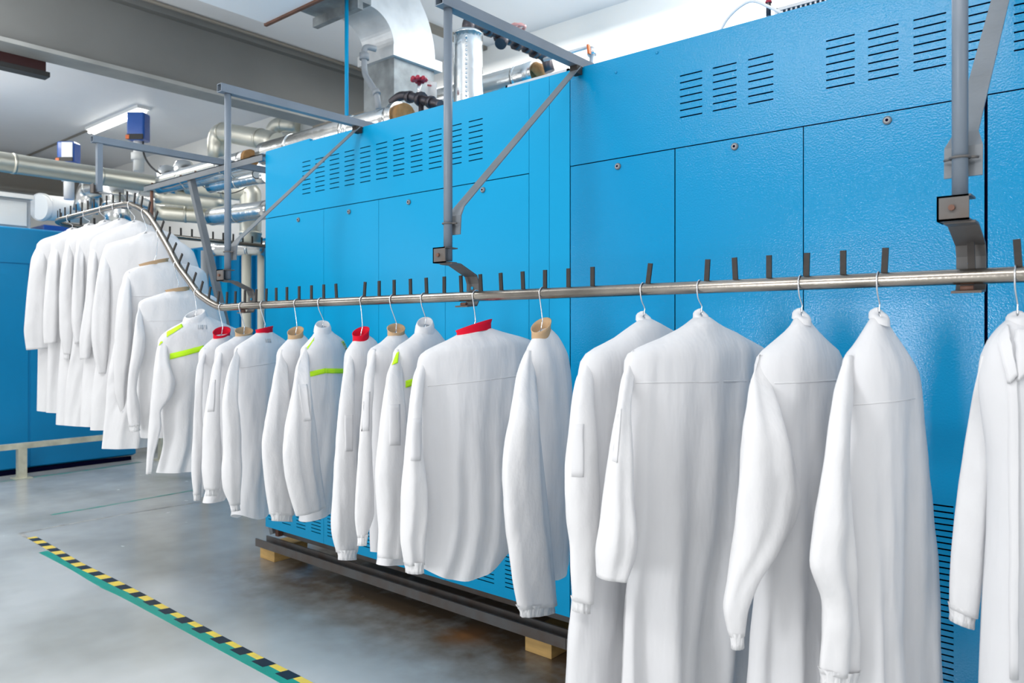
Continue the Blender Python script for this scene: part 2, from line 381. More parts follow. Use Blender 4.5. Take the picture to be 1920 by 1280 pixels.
pegmesh = MB().box(-.0065, .0065, -.0025, .0025, -.004, .054)
pegmesh_d = None
def peg(p, tan, lean):
    global pegmesh_d
    if pegmesh_d is None:
        me = bpy.data.meshes.new('peg'); me.from_pydata([tuple(v) for v in pegmesh.v], [], pegmesh.f); me.materials.append(M_PEG); pegmesh_d = me
    o = bpy.data.objects.new('peg', pegmesh_d); link(o, rail)
    up = Vector((0, 0, 1)); up = (up - tan*up.dot(tan)).normalized()
    x = tan; y = up.cross(x)
    from mathutils import Matrix
    R = Matrix((x, y, up)).transposed()
    R = R @ Matrix.Rotation(lean, 3, 'Y')
    o.matrix_local = Matrix.Translation(p+up*RR-rootloc(rail)) @ R.to_4x4()
for u, ln in ((1910, -.06), (1822, -.03), (1658, .05), (1581, 0), (1512, .03), (1442, 0), (1379, -.05), (1325, .06), (1215, .14), (1111, 0), (1066, 0), (1022, 0), (981, -.05), (940, -.06), (902, -.07),
          (865, -.05), (833, 0), (800, -.05), (770, -.03), (739, 0), (711, 0), (683, .1), (631, -.08), (607, 0), (584, 0), (561, 0), (538, 0), (518, 0), (499, .06), (480, .06), (459, .05), (441, .08), (425, .1)):
    x = wx(u, RY); p, tn = railz(x); peg(p, tn, ln)
for x in (.02, .16, .3, .44, .58): peg(Vector((x, RY, RZ)), Vector((1, 0, 0)), 0)
# pegs up the slope and along the top
acc = 0; nxt = .06; started = False
for a, b in zip(path, path[1:]):
    L = (b-a).length
    if a.x < wx(420, RY):
        while nxt <= acc+L:
            k = (nxt-acc)/L if L else 0; p = a.lerp(b, k); peg(p, (a-b).normalized(), random.uniform(-.05, .05)); nxt += .088
        acc += L

# hanging brackets
def bracket(X, label, zt=2.405, ztrim=None):
    PY = 1.738; t = thing('rail_bracket', label, 'bracket', (X, PY, 1.55))
    MB().tube([(X, PY, 1.575), (X, PY, zt-.017)], .0145, 18).build('post', M_GREYB, t)
    MB().hollow((X, PY-.04, zt), (X, 2.62 if X > -4 else 3.0, zt), .036).build('arm', M_GREYB, t)
    MB().add([], []).hollow((X, 2.62, zt), (X, 2.63, zt), .034).build('arm_end', M_BLUE2, t) if X > -4 else None
    # flat brace with bent foot
    b = MB(); xo = X+.019
    top = Vector((xo, 2.44, zt-.03)); low = Vector((xo, PY+.035, 1.80)); foot = Vector((xo, PY+.02, 1.70))
    def strip(pl, ws, th):
        n = len(pl); vs = []
        for i, p in enumerate(pl):
            d = (pl[min(i+1, n-1)]-pl[max(i-1, 0)]).normalized(); q = Vector((1, 0, 0)).cross(d).normalized()*th; w = Vector((ws[i], 0, 0))
            vs += [p-w, p+w, p+w+q, p-w+q]
        fs = [(3, 2, 1, 0), tuple(4*(n-1)+k for k in range(4))]
        for i in range(n-1):
            for k in range(4): fs.append((4*i+k, 4*i+(k+1) % 4, 4*i+4+(k+1) % 4, 4*i+4+k))
        return MB().add(vs, fs)
    if X < -4:
        pass
    else:
        xc = Vector((X+.002, 0, 0)); Z3 = Vector((0, 0, 1))
        strip([Vector((X+.004, 2.445, zt-.02)), Vector((X+.002, PY+.05, 1.757)), Vector((X+.002, PY+.022, 1.722)), Vector((X+.002, PY+.018, 1.66))], [.019, .022, .034, .034], .004).build('brace', M_GREY, t)
        c = MB(); c.tube([Vector((X+.0175*math.cos(a), PY+.0175*math.sin(a), 1.695)) for a in [2*PI*k/20 for k in range(21)]], .0028, 6, cap=False)
        c.tube([(X+.0175, PY, 1.695), (X+.030, PY+.012, 1.695)], .0028, 6).tube([(X-.0175, PY, 1.695), (X-.030, PY+.012, 1.695)], .0028, 6); c.build('clamp_ring', M_GREYR, t)
        MB().box(X-.015, X+.02, 2.425, 2.46, zt-.05, zt-.018).build('end_bracket', M_PEG, t)
    # box clamp at foot of the post
    z0, z1 = RZ+.105, RZ+.155
    cl = MB(); cl.box(X-.035, X+.021, PY-.034, PY-.029, z0, z1); cl.box(X-.035, X-.031, PY-.034, PY+.02, z0, z1)
    cl.box(X-.035, X+.021, PY-.034, PY+.02, z0, z0+.004); cl.box(X-.035, X+.024, PY-.034, PY+.02, z1-.004, z1)
    cl.build('box_clamp', M_GREYR, t)
    MB().tube([(X-.008, PY-.034, (z0+z1)/2), (X-.008, PY-.041, (z0+z1)/2)], .006, 8).build('bolt', M_BRASS, t)
    # S shaped strap to rail: plate in the Y-Z plane bent around the back of the tube
    pl = [Vector((X-.027, PY-.01, z0-.001)), Vector((X-.027, PY+.03, z0-.002)), Vector((X-.027, RY+.035, z0-.035)), Vector((X-.027, RY+.045, z0-.06)), Vector((X-.027, RY+.045, RZ-.01)), Vector((X-.027, RY+.035, RZ-.028)), Vector((X-.027, RY-.012, RZ-.032))]
    n = len(pl); vs = []
    for i, p in enumerate(pl):
        d = (pl[min(i+1, n-1)]-pl[max(i-1, 0)]).normalized(); s = Vector((1, 0, 0)).cross(d)*.0025
        vs += [p-s, p+s, p+s+Vector((.055, 0, 0)), p-s+Vector((.055, 0, 0))]
    fs = [(3, 2, 1, 0), tuple(4*(n-1)+k for k in range(4))]
    for i in range(n-1):
        for k in range(4): fs.append((4*i+k, 4*i+(k+1) % 4, 4*i+4+(k+1) % 4, 4*i+4+k))
    st = MB().add(vs, fs).build('strap', M_GREYR, t)
    q = Vector((X, RY+.042, RZ+.03)); MB().tube([q, q+Vector((0, -.002, 0))], .0055, 12).build('strap_hole', M_BLUE2, st)
    MB().tube([(X-.012, RY+.002, RZ-.024), (X+.012, RY+.002, RZ-.024)], .009, 8, radii=[.006, .006]).build('weld_bead', M_BRASS, t)
    return t
bracket(wx(1800, 1.738), 'nearest grey rail bracket at right with rusty box clamp')
bracket(wx(840, 1.738), 'grey rail bracket with diagonal brace at centre above the red-collared shirt')
bracket(wx(427, 1.738), 'blue-grey rail bracket with diagonal brace where the rail starts to climb')
# bracket on the raised rail
X = wx(186, 1.738); t = thing('rail_bracket', 'short blue-grey rail bracket holding the raised left end of the rail', 'bracket', (X, 1.738, 2.1))
MB().box(X-.014, X+.014, 1.724, 1.752, 2.12, 2.39).build('post', M_GREYB, t)
MB().hollow((X, 1.70, 2.405), (X, 3.0, 2.405), .036).build('arm', M_GREYB, t)
MB().box(X-.026, X+.016, 1.70, 1.705, 2.11, 2.16).box(X-.026, X-.022, 1.70, 1.76, 2.11, 2.16).build('box_clamp', M_GREYR, t)
MB().bar((X, 1.74, 2.115), (X+.1, 1.83, 2.10), .02, .006).bar((X+.1, 1.83, 2.10), (X+.13, 1.86, 2.03), .02, .006).bar((X+.13, 1.86, 2.03), (X+.11, 1.81, 2.025), .02, .006).build('strap', M_GREY, t)

# ------------------------------------------------------------------ garments
def herm(rows, N):
    """resample pixel rows (uL,vL,uR,vR) smoothly"""
    d = [0]
    for a, b in zip(rows, rows[1:]):
        d.append(d[-1] + (abs(a[1]-b[1])+abs(a[3]-b[3]))/2 + .6*(abs(a[0]-b[0])+abs(a[2]-b[2]))/2)
    T = d[-1]; out = []
    n = len(rows)
    tg = []
    for i in range(n):
        a = max(i-1, 0); b = min(i+1, n-1); tg.append([(rows[b][k]-rows[a][k])/(d[b]-d[a]) for k in range(4)])
    j = 0
    for i in range(N):
        x = T*i/(N-1)
        while j < n-2 and x > d[j+1]: j += 1
        h = d[j+1]-d[j]; t = (x-d[j])/h
        h00 = 2*t**3-3*t*t+1; h10 = t**3-2*t*t+t; h01 = -2*t**3+3*t*t; h11 = t**3-t*t
        out.append([h00*rows[j][k]+h10*h*tg[j][k]*.75+h01*rows[j+1][k]+h11*h*tg[j+1][k]*.75 for k in range(4)])
    return out
def sm(a, b, x):
    t = min(1, max(0, (x-a)/(b-a))); return t*t*(3-2*t)
class Loft:
    def __init__(s, rows, P, n, view, N=40, b0=.02, b1=.06, off=0., offramp=.25, fold=.01, ff=9., seed=0, sag=0., growf=True, bend=None, ramp=.16, e=.85, wr=.0016):
        s.rows = herm(rows, N); s.N = N; s.n = n; s.seed = seed; s.fold = fold; s.ff = ff; s.sag = sag; s.growf = growf; s.e = e; s.wr = wr
        s.C = []; s.A = []; s.b = []; s.kq = []
        for i, r in enumerate(s.rows):
            t = i/(N-1); o = off*sm(0, offramp, t) if offramp > 0 else off
            Q = P+n*o
            L = onP(r[0], r[1], Q, n); R = onP(r[2], r[3], Q, n)
            c = (L+R)/2; a = (R-L)/2
            vd = (c-CAMP); vd.z = 0; vd.normalize()
            cosg = abs(vd.dot(n)); sing = max(.2, cosg)      # sin of the angle between the plane and the view
            cg = math.sqrt(max(0, 1-cosg*cosg))
            al = a.length; b = b0+(b1-b0)*sm(0, ramp, t)
            if bend: b *= 1+(bend-1)*sm(.75, 1, t)
            b = min(b, .75*al)
            if cg > .05: b = min(b, .6*al*sing/cg)
            k = math.sqrt(max(.1, 1-(b*cg/(al*sing))**2))
            s.C.append(c); s.A.append(a*k); s.b.append(b)
            vr = Vector((-vd.y, vd.x, 0)); vr = -vr if vr.dot(a) < 0 else vr
            s.kq.append((k, b*n.dot(vr)/max(1e-4, a.dot(vr))))
    def at(s, i, th, push=0.):
        """i is a float level, th: 0 right, pi/2 near side, pi left"""
        j = min(int(i), s.N-2); f = i-j
        c = s.C[j].lerp(s.C[j+1], f); a = s.A[j].lerp(s.A[j+1], f); b = s.b[j]*(1-f)+s.b[j+1]*f
        cx = math.cos(th); sy = math.sin(th)
        x = math.copysign(abs(cx)**s.e, cx)
        p = c + a*x + s.n*(b*sy)
        t = i/(s.N-1); al = a.length
        amp = s.fold*(sm(.1, .9, t)*.85+.15 if s.growf else 1)
        w = abs(sy)**.6
        q = Vector((x*al*s.ff, p.z*1.1, s.seed*3.7+(0 if sy >= 0 else 11)))
        d = noise.noise(q)*1.6*amp + noise.noise(q*2.1+Vector((5, 0, 0)))*.5*amp
        q2 = Vector((x*al*26+p.z*6, p.z*17, s.seed*1.9+(0 if sy >= 0 else 4)))
        d += noise.noise(q2)*s.wr
        p = p + s.n*(d*w*(1 if sy >= 0 else -1)*1.0 + push*(1 if sy >= 0 else -1))
        if s.sag: p.z -= s.sag*(1-x*x)*sm(.8, 1, t)
        return p
    def mesh(s, M=52, cap0=True, cap1=False):
        vs = []
        for i in range(s.N):
            vs += [s.at(i, 2*PI*k/M) for k in range(M)]
        fs = [(i*M+k, (i+1)*M+k, (i+1)*M+(k+1) % M, i*M+(k+1) % M) for i in range(s.N-1) for k in range(M)]
        mb = MB(); mb.add(vs, fs, True)
        if cap0: mb.f.append(list(range(M))); mb.smooth.append(True)
        if cap1: mb.f.append(list(range((s.N-1)*M, s.N*M))[::-1]); mb.smooth.append(True)
        return mb
    def locate(s, u, v):
        best = None
        for j in range(s.N-1):
            for (r, q, jj) in ((s.rows[j], s.rows[j+1], j),):
                def vv(r):
                    f = (u-r[0])/(r[2]-r[0]); f = min(1, max(0, f)); return r[1]+(r[3]-r[1])*f, f
                a, fa = vv(r); b, fb = vv(q)
                if (a-v)*(b-v) <= 0 and a != b:
                    k = (v-a)/(b-a); f = fa+(fb-fa)*k
                    w = 2*f-1; kk, qq = s.kq[j]; bt = None
                    for m in range(1, 160):
                        th = PI*m/160; c = math.cos(th); e_ = abs(kk*math.copysign(abs(c)**s.e, c)+qq*math.sin(th)-w)
                        if bt is None or e_ < bt[0]: bt = (e_, th)
                    return j+k, bt[1]
        return None
    def patch(s, quad, nu=10, nv=6, push=.003, th=.0025):
        """quad: 4 px corners TL,TR,BR,BL laid on the near surface, with thickness"""
        TL, TR, BR, BL = quad; g = []
        for j in range(nv+1):
            for i in range(nu+1):
                a = i/nu; b = j/nv
                u = (TL[0]*(1-a)+TR[0]*a)*(1-b)+(BL[0]*(1-a)+BR[0]*a)*b
                v = (TL[1]*(1-a)+TR[1]*a)*(1-b)+(BL[1]*(1-a)+BR[1]*a)*b
                q = s.locate(u, v)
                if q is None: return None
                g.append(q)
        vs = [s.at(i, t, push) for i, t in g] + [s.at(i, t, push-th) for i, t in g]
        W = nu+1; N = len(g); fs = []
        for j in range(nv):
            for i in range(nu):
                a = j*W+i; fs.append((a, a+W, a+W+1, a+1))
        rim = [i for i in range(W)] + [j*W+nu for j in range(1, nv+1)] + [nv*W+i for i in range(nu-1, -1, -1)] + [j*W for j in range(nv-1, 0, -1)]
        for a, b in zip(rim, rim[1:]+rim[:1]): fs.append((a, b, b+N, a+N))
        return MB().add(vs, fs, True)

HL = {1905: 'at the right picture edge holding the stand-collared coat', 1648: 'of the coat in front of the glare spot', 1502: 'of the coat with the wide bent elbow',
      1313: 'of the broad coat seen square on', 1207: 'of the coat half hidden by the broad coat', 1018: 'of the tan-collared shirt beside the long coats', 893: 'of the wide red-collared shirt with curved hem',
      796: 'of the shirt with one yellow shoulder patch', 738: 'of the tan-collared shirt left of the yellow-patched one', 682: 'of the red-collared shirt seen edge on', 603: 'of the shirt with yellow stripe on the level rail',
      558: 'of the tan-collared shirt left of the yellow-striped one', 495: 'of the red-collared shirt with the grey print', 455: 'of the tan-collared shirt near the slope foot', 417: 'showing in the open red collar at the slope foot',
      371: 'of the yellow-shouldered shirt at the slope bottom', 333: 'above the lower flat tan collar on the slope', 300: 'above the upper rumpled tan collar on the slope', 272: 'at the top of the slope',
      246: 'where the raised rail bends down', 217: 'below the short bracket of the raised rail', 193: 'third from the far left end of the raised rail', 162: 'second from the far left end of the raised rail',
      131: 'at the far left end of the raised rail'}
GARW = .455
def garment(hook, body, sleeve, label, cat='shirt', name='work_shirt', collar=None, cw=.03, tilt=.008, fold=.012, ff=9., b1=.055, sag=0.,
            pocket=None, stripes=(), patches=(), yoke=None, ang=None, neckh=None, seed=1, slen=None, cuff=True, soff=.05, group=None, hlabel='', print_=None, mat_=None, foldcol=False, sleeve_front=True, anglim=32, placket=None, lapels=(), sb=.032):
    x = wx(hook, RY); P, tn = railz(x)
    cl = M_CLOTH if mat_ is None else mat_
    # choose how far the hanger is turned
    sh = body[min(3, len(body)-1)]
    t0 = ((P-CAMP).dot(Vector((-SY_, CY_, 0))))
    projw = (sh[2]-sh[0])/F*t0
    alpha = math.atan((hook-CX)/F)-YAW
    g = math.asin(min(1, projw/GARW)) if ang is None else math.radians(ang)
    g = max(g, math.radians(anglim))
    beta = alpha+g
    n = Vector((math.cos(beta), -math.sin(beta), 0))          # beta: far end turned towards +x, normal faces the camera
    if n.dot(P-CAMP) > 0: n = -n
    view = (P-CAMP).normalized()
    first = body[0]; nk = onP((first[0]+first[2])/2, (first[1]+first[3])/2, P, n)
    root = thing(name, label, cat, (nk.x, nk.y, nk.z-.02), 'white coats on the rail' if cat == 'coat' else 'white shirts on the rail')
    bl = Loft(body, P, n, view, N=48, b0=.030, b1=b1, fold=fold*1.55, ff=ff*1.7, seed=seed, sag=sag, wr=.003)
    bl.mesh(M=84).build('body', cl, root)
    # near sleeve
    if sleeve:
        sl = Loft(sleeve, P, n, view, N=44, b0=.018, b1=sb, off=soff, offramp=.3, fold=.010, ff=22, seed=seed+.5, ramp=.12, e=.9, growf=False, bend=.8, wr=.0032)
        so = sl.mesh(M=40, cap1=True).build('sleeve', mat_ or M_CLOTHN, root)
        if cuff:
            mbc = MB(); M_ = 36; Lh = .026; vs = []
            cc = sl.C[-1]; aa = sl.A[-1]; bb = sl.b[-1]
            ax = (sl.C[-1]-sl.C[-5]).normalized()
            for j, (dz, k) in enumerate(((-.010, 1.03), (0, .93), (Lh*.5, .86), (Lh, .88), (Lh, .7))):
                for q in range(M_):
                    th = 2*PI*q/M_; rr = k*(1+.05*math.sin(th*11+seed*2)) if j < 4 else k
                    vs.append(cc+ax*dz+aa*math.cos(th)*rr+n*bb*math.sin(th)*rr)
            fs = [(j*M_+q, (j+1)*M_+q, (j+1)*M_+(q+1) % M_, j*M_+(q+1) % M_) for j in range(4) for q in range(M_)]
            mbc.add(vs, fs, True); mbc.f.append(list(range(4*M_, 5*M_))[::-1]); mbc.smooth.append(True)
            mbc.build('cuff', M_CUFF, so)
        if pocket:
            pm = sl.patch(pocket, 6, 8, push=.0022, th=.002)
            if pm: pm.build('sleeve_pocket', cl, so)
    # far sleeve, behind
    i0 = 3; rr = body[i0:]
    vt = rr[0][3]; vb = (sleeve[-1][1] if sleeve else body[-1][3]); vb = vt+(vb-vt)*.95
    rs = []
    wpx = .10*F/t0
    for r in herm(rr, 9):
        if r[3] <= vb:
            wp = min(wpx, (r[2]-r[0])*.45); rs.append((r[2]-wp-2, r[3]+2, r[2]-3, r[3]+2))
    if len(rs) > 3:
        fl = Loft(rs, P, n, view, N=20, b0=.02, b1=.03, off=-.05, offramp=.2, fold=.006, ff=14, seed=seed+.8, growf=False)
        fl.mesh(M=24, cap1=True).build('sleeve', cl, root)
    # collar
    M_ = 40; c = bl.C[0]; a = bl.A[0]; b = max(bl.b[0], .024)
    hcol = {'red': M_RED, 'tan': M_TAN}.get(collar, cl)
    vs = []
    layers = [(-.008, 1.03), (cw*.35, 1.02), (cw*.7, 1.10), (cw*.72, 1.02), (cw*.35, .93), (-.008, .93)] if collar else [(-.010, .99), (cw*.1, .96), (cw*.27, .82), (cw*.38, .5), (cw*.41, .12)]
    if foldcol: layers = [(-.016, 1.26), (cw*.3, 1.14), (cw*.7, 1.0), (cw*.7+.003, .93), (cw*.7, .86), (0, .9)]
    for dz, k in layers:
        for q in range(M_):
            th = 2*PI*q/M_
            vs.append(c + a*math.cos(th)*k + n*(b*math.sin(th)*k) + Vector((0, 0, dz*(1+.25*math.cos(th)) - tilt*1.3*math.sin(th))))
    L_ = len(layers)
    fs = [(j*M_+q, (j+1)*M_+q, (j+1)*M_+(q+1) % M_, j*M_+(q+1) % M_) for j in range(L_-1) for q in range(M_)]
    co = MB().add(vs, fs, True).build('collar', hcol, root)
    if collar in ('red', 'tan'): co['label'] = collar+' collar band'
    # stripes, shoulder patches, back yoke, pockets
    for qd in stripes:
        pm = bl.patch(qd, 16, 3, push=.0035)
        if pm: pm.build('stripe', M_YEL, root, label='neon yellow chest stripe')
    for (lf, qd) in patches:
        pm = (sl if lf == 's' else bl).patch(qd, 8, 8, push=.004)
        if pm: pm.build('shoulder_patch', M_YEL, root, label='neon yellow shoulder patch')
    if yoke:
        for qd in yoke:
            pm = bl.patch(qd, 18, 2, push=.0009, th=.001)
            if pm: pm.build('seam', cl, root)
    if lapels:
        for qd in lapels:
            pm = bl.patch(qd, 8, 10, push=.014, th=.009)
            if pm: pm.build('lapel', cl, root)
    if placket:
        for qd in placket:
            pm = bl.patch(qd, 6, 16, push=.006, th=.006)
            if pm: pm.build('placket', cl, root)
    if print_:
        (u0, v0, u1, v1) = print_; k = 6
        for q in range(k):
            ua = u0+(u1-u0)*q/k; ub = ua+(u1-u0)/k*(.35+.4*((q*7) % 3)/2)
            pm = bl.patch([(ua, v0), (ub, v0), (ub, v1), (ua, v1)], 1, 1, push=.002, th=.001)
            if pm: pm.build('print_mark', M_LABEL, root, label='grey printed mark')
    # hanger
    hg = thing('wire_hanger', 'wire hanger '+HL[hook], 'hanger', (P.x, P.y, nk.z), 'wire hangers on the rail')
    r = .0016 + .0000; R1 = RR+.0022
    yy = Vector((0, 1, 0)); zz = Vector((0, 0, 1))
    pth = [P + (yy*math.cos(a)+zz*math.sin(a))*R1 for a in [math.radians(-35+215*k/14) for k in range(15)]]
    end = Vector((nk.x, nk.y, nk.z+.012)); ns = Vector((P.x, P.y-RR*.75, P.z-.028))
    drop = P.z-end.z
    pth += [ns, P.lerp(end, .72)+Vector((0, .004, 0)), P.lerp(end, .85)+Vector((0, .003, 0)), end]
    if drop < .035: pth = pth[:15]+[end]
    MB().tube(smoothpath(pth, 3), .0019, 8).build('hook', M_WIRE, hg)
    A_ = bl.C[min(9, 43)]-bl.A[min(9, 43)]*.8; B_ = bl.C[9]+bl.A[9]*.8
    MB().tube([end, end.lerp(A_, .3)-zz*.012, A_-zz*.02, B_-zz*.02, end.lerp(B_, .3)-zz*.012, end], .0016, 6).build('shoulder_wire', M_WIRE, hg)
    return root

def R(*q):  # left/right point lists -> rows
    return [tuple(r) for r in q]
def sleeve_rows(left, right):
    n = max(len(left), len(right))
    def rs(pl):
        out = []
        d = [0]
        for a, b in zip(pl, pl[1:]): d.append(d[-1]+abs(b[1]-a[1])+.2*abs(b[0]-a[0]))
        for i in range(n):
            x = d[-1]*i/(n-1); j = 0
            while j < len(pl)-2 and x > d[j+1]: j += 1
            t = (x-d[j])/(d[j+1]-d[j]); out.append((pl[j][0]+(pl[j+1][0]-pl[j][0])*t, pl[j][1]+(pl[j+1][1]-pl[j][1])*t))
        return out
    return [(a[0], a[1], b[0], b[1]) for a, b in zip(rs(left), rs(right))]
S = sleeve_rows

# --- right to left along the lower rail
garment(1905, R((1886, 600, 1930, 600), (1868, 618, 1950, 612), (1850, 640, 1980, 635), (1836, 672, 2010, 665), (1832, 730, 2030, 740), (1846, 850, 2035, 850), (1846, 980, 2040, 980), (1836, 1100, 2050, 1100), (1830, 1280, 2060, 1280), (1828, 1470, 2070, 1470)),
        S([(1840, 665), (1828, 710), (1812, 800), (1800, 880), (1787, 980), (1780, 1060), (1778, 1138)], [(1862, 680), (1866, 740), (1860, 830), (1850, 930), (1845, 1010), (1838, 1100), (1832, 1156)]),
        'white stand-collared coat hung front outward at the right edge of the picture', 'coat', 'work_coat', fold=.02, seed=31, ang=62, soff=-.06, b1=.06, cw=.035, tilt=.004,
        lapels=[[(1866, 632), (1884, 608), (1902, 700), (1886, 716)], [(1901, 616), (1928, 616), (1922, 692), (1904, 712)]],
        placket=[[(1888, 700), (1906, 700), (1908, 1250), (1890, 1250)]])
garment(1648, R((1634, 596, 1663, 594), (1622, 615, 1674, 614), (1602, 643, 1692, 643), (1582, 668, 1712, 680), (1576, 700, 1722, 705), (1574, 780, 1731, 800), (1566, 880, 1738, 900), (1556, 1010, 1747, 1050), (1548, 1150, 1753, 1180), (1545, 1290, 1760, 1300), (1540, 1440, 1766, 1440)),
        S([(1584, 664), (1572, 700), (1560, 750), (1548, 840), (1530, 950), (1514, 1050), (1524, 1090), (1540, 1130), (1538, 1190), (1534, 1262)], [(1600, 668), (1602, 720), (1598, 790), (1596, 860), (1600, 960), (1604, 1046), (1609, 1110), (1614, 1184), (1612, 1262)]),
        'long white coat in front of the bright glare spot, second from the right', 'coat', 'work_coat', fold=.022, seed=2, anglim=40, b1=.06,
        yoke=[[(1600, 757), (1724, 745), (1724, 748), (1600, 760)]])
garment(1502, R((1490, 596, 1516, 594), (1478, 615, 1530, 613), (1450, 640, 1554, 640), (1422, 664, 1576, 662), (1414, 690, 1582, 700), (1412, 770, 1584, 770), (1416, 900, 1588, 900), (1420, 1050, 1590, 1050), (1410, 1180, 1590, 1180), (1404, 1300, 1590, 1300), (1400, 1445, 1592, 1445)),
        S([(1424, 664), (1412, 690), (1403, 750), (1393, 820), (1384, 900), (1377, 980), (1366, 1070), (1357, 1130), (1355, 1172), (1368, 1196)], [(1436, 668), (1446, 720), (1462, 780), (1478, 830), (1494, 895), (1500, 940), (1490, 975), (1458, 1030), (1420, 1090), (1404, 1130), (1396, 1188)]),
        'long white coat with its sleeve bent wide at the elbow, third from the right', 'coat', 'work_coat', fold=.02, seed=3, anglim=40, b1=.055, sb=.04,
        yoke=[[(1450, 716), (1576, 710), (1576, 713), (1450, 719)]])
garment(1313, R((1302, 595, 1328, 594), (1284, 609, 1346, 606), (1240, 632, 1388, 628), (1192, 653, 1428, 650), (1172, 668, 1442, 664), (1168, 710, 1442, 740), (1176, 850, 1432, 850), (1182, 1000, 1422, 1000), (1168, 1120, 1412, 1120), (1160, 1280, 1410, 1280), (1150, 1425, 1412, 1425)),
        S([(1186, 656), (1170, 680), (1163, 730), (1152, 790), (1141, 860), (1128, 960), (1118, 1030), (1111, 1070), (1120, 1084)], [(1198, 660), (1192, 700), (1184, 760), (1186, 850), (1187, 920), (1191, 985), (1193, 1040), (1187, 1064), (1172, 1084)]),
        'broad white coat seen square on from behind, fourth from the right', 'coat', 'work_coat', fold=.024, ff=11, seed=4, b1=.06, sb=.04, cuff=False,
        pocket=[(1151, 766), (1166, 766), (1156, 866), (1141, 862)], yoke=[[(1190, 716), (1425, 711), (1425, 714), (1190, 719)]])
garment(1207, R((1196, 600, 1219, 597), (1180, 612, 1240, 607), (1148, 636, 1270, 624), (1104, 658, 1300, 645), (1088, 676, 1306, 660), (1080, 730, 1296, 720), (1080, 850, 1285, 850), (1074, 1000, 1275, 1000), (1068, 1120, 1262, 1120), (1061, 1200, 1250, 1200), (1059, 1300, 1242, 1300), (1055, 1400, 1240, 1400)),
        S([(1106, 659), (1090, 680), (1076, 715), (1068, 780), (1061, 850), (1058, 900), (1060, 960), (1067, 1020), (1068, 1080), (1071, 1126)], [(1116, 664), (1114, 720), (1116, 800), (1122, 870), (1124, 940), (1120, 1010), (1112, 1080), (1109, 1128)]),
        'long white coat half hidden behind the broad coat, fifth garment from the right', 'coat', 'work_coat', fold=.016, seed=5, soff=.045,
        pocket=[(1068, 795), (1094, 795), (1094, 893), (1072, 893)])
garment(1018, R((999, 636, 1030, 612), (993, 648, 1042, 624), (987, 660, 1053, 642), (979, 688, 1062, 662), (976, 740, 1069, 720), (979, 840, 1071, 850), (985, 960, 1069, 960), (990, 1075, 1066, 1040)),
        S([(990, 656), (979, 680), (968, 715), (956, 780), (948, 830), (945, 880), (945, 950), (950, 1010), (958, 1080), (969, 1142)], [(1000, 660), (1006, 710), (1012, 780), (1020, 880), (1030, 980), (1036, 1050), (1043, 1130)]),
        'white shirt with an open tan collar seen edge on, beside the long coats', collar='tan', cw=.034, tilt=.004, seed=6, fold=.012, b1=.06, sag=.04)
garment(893, R((857, 628, 920, 614), (836, 639, 944, 622), (802, 655, 984, 633), (786, 668, 1002, 643), (780, 700, 1004, 700), (780, 800, 990, 800), (788, 880, 986, 880), (790, 960, 984, 960), (788, 1010, 975, 1000), (785, 1062, 946, 1034)),
        S([(796, 662), (782, 680), (773, 720), (765, 780), (757, 860), (751, 920), (750, 980), (750, 1020), (753, 1040), (757, 1058)], [(804, 668), (797, 710), (792, 760), (791, 810), (793, 850), (800, 901), (802, 950), (797, 1005), (796, 1056)]),
        'wide white shirt with a red collar band and curved hem, hung below the central bracket', collar='red', cw=.030, tilt=-.006, seed=7, fold=.012, sag=.055, b1=.055,
        pocket=[(770, 784), (791, 784), (789, 862), (768, 862)], yoke=[[(800, 722), (985, 700), (985, 702), (800, 724)]])
garment(796, R((783, 622, 810, 608), (772, 634, 820, 618), (747, 650, 830, 632), (737, 662, 838, 645), (734, 720, 834, 720), (732, 800, 824, 800), (728, 900, 806, 900), (720, 980, 796, 980), (712, 1030, 780, 1025), (708, 1060, 762, 1054)),
        S([(744, 654), (731, 676), (722, 710), (714, 770), (708, 840), (705, 900), (709, 950), (712, 990), (710, 1046)], [(754, 660), (756, 720), (764, 800), (763, 860), (766, 920), (762, 980), (757, 1046)]),
        'white shirt with a neon yellow shoulder patch left of the wide red-collared shirt', seed=8, fold=.012, cuff=False, foldcol=True, cw=.026,
        pocket=[(728, 759), (750, 759), (750, 835), (729, 835)], patches=[('s', [(736, 664), (747, 660), (745, 682), (731, 684)])], stripes=[[(757, 713), (778, 706), (778, 719), (757, 726)]])
garment(738, R((728, 630, 757, 622), (712, 645, 765, 632), (696, 653, 770, 645), (689, 664, 776, 662), (688, 750, 776, 760), (690, 850, 770, 850), (692, 960, 745, 960), (693, 1034, 724, 1034)),
        S([(698, 653), (687, 676), (680, 720), (676, 780), (671, 850), (667, 910), (665, 960), (665, 990), (670, 1008)], [(704, 658), (702, 720), (700, 790), (699, 850), (702, 910), (702, 960), (697, 990), (690, 1006)]),
        'white shirt with an open tan collar between the red-collared and yellow-patched shirts', collar='tan', cw=.030, tilt=.010, seed=9, fold=.010,
        pocket=[(675, 735), (690, 735), (689, 808), (673, 808)])
garment(682, R((663, 640, 690, 626), (656, 650, 702, 634), (649, 659, 709, 645), (645, 670, 712, 660), (644, 750, 704, 750), (644, 850, 696, 850), (640, 960, 688, 960), (638, 1044, 668, 1042)),
        S([(655, 656), (645, 684), (638, 730), (633, 780), (629, 830), (626, 880), (623, 930), (622, 980), (624, 1012), (631, 1036)], [(662, 662), (662, 720), (665, 780), (667, 850), (669, 920), (674, 970), (676, 1005), (670, 1034)]),
        'white shirt with a red collar band seen edge on, right of the yellow-striped shirt', collar='red', cw=.034, tilt=.004, seed=10, fold=.010,
        pocket=[(646, 779), (660, 779), (660, 846), (646, 846)])
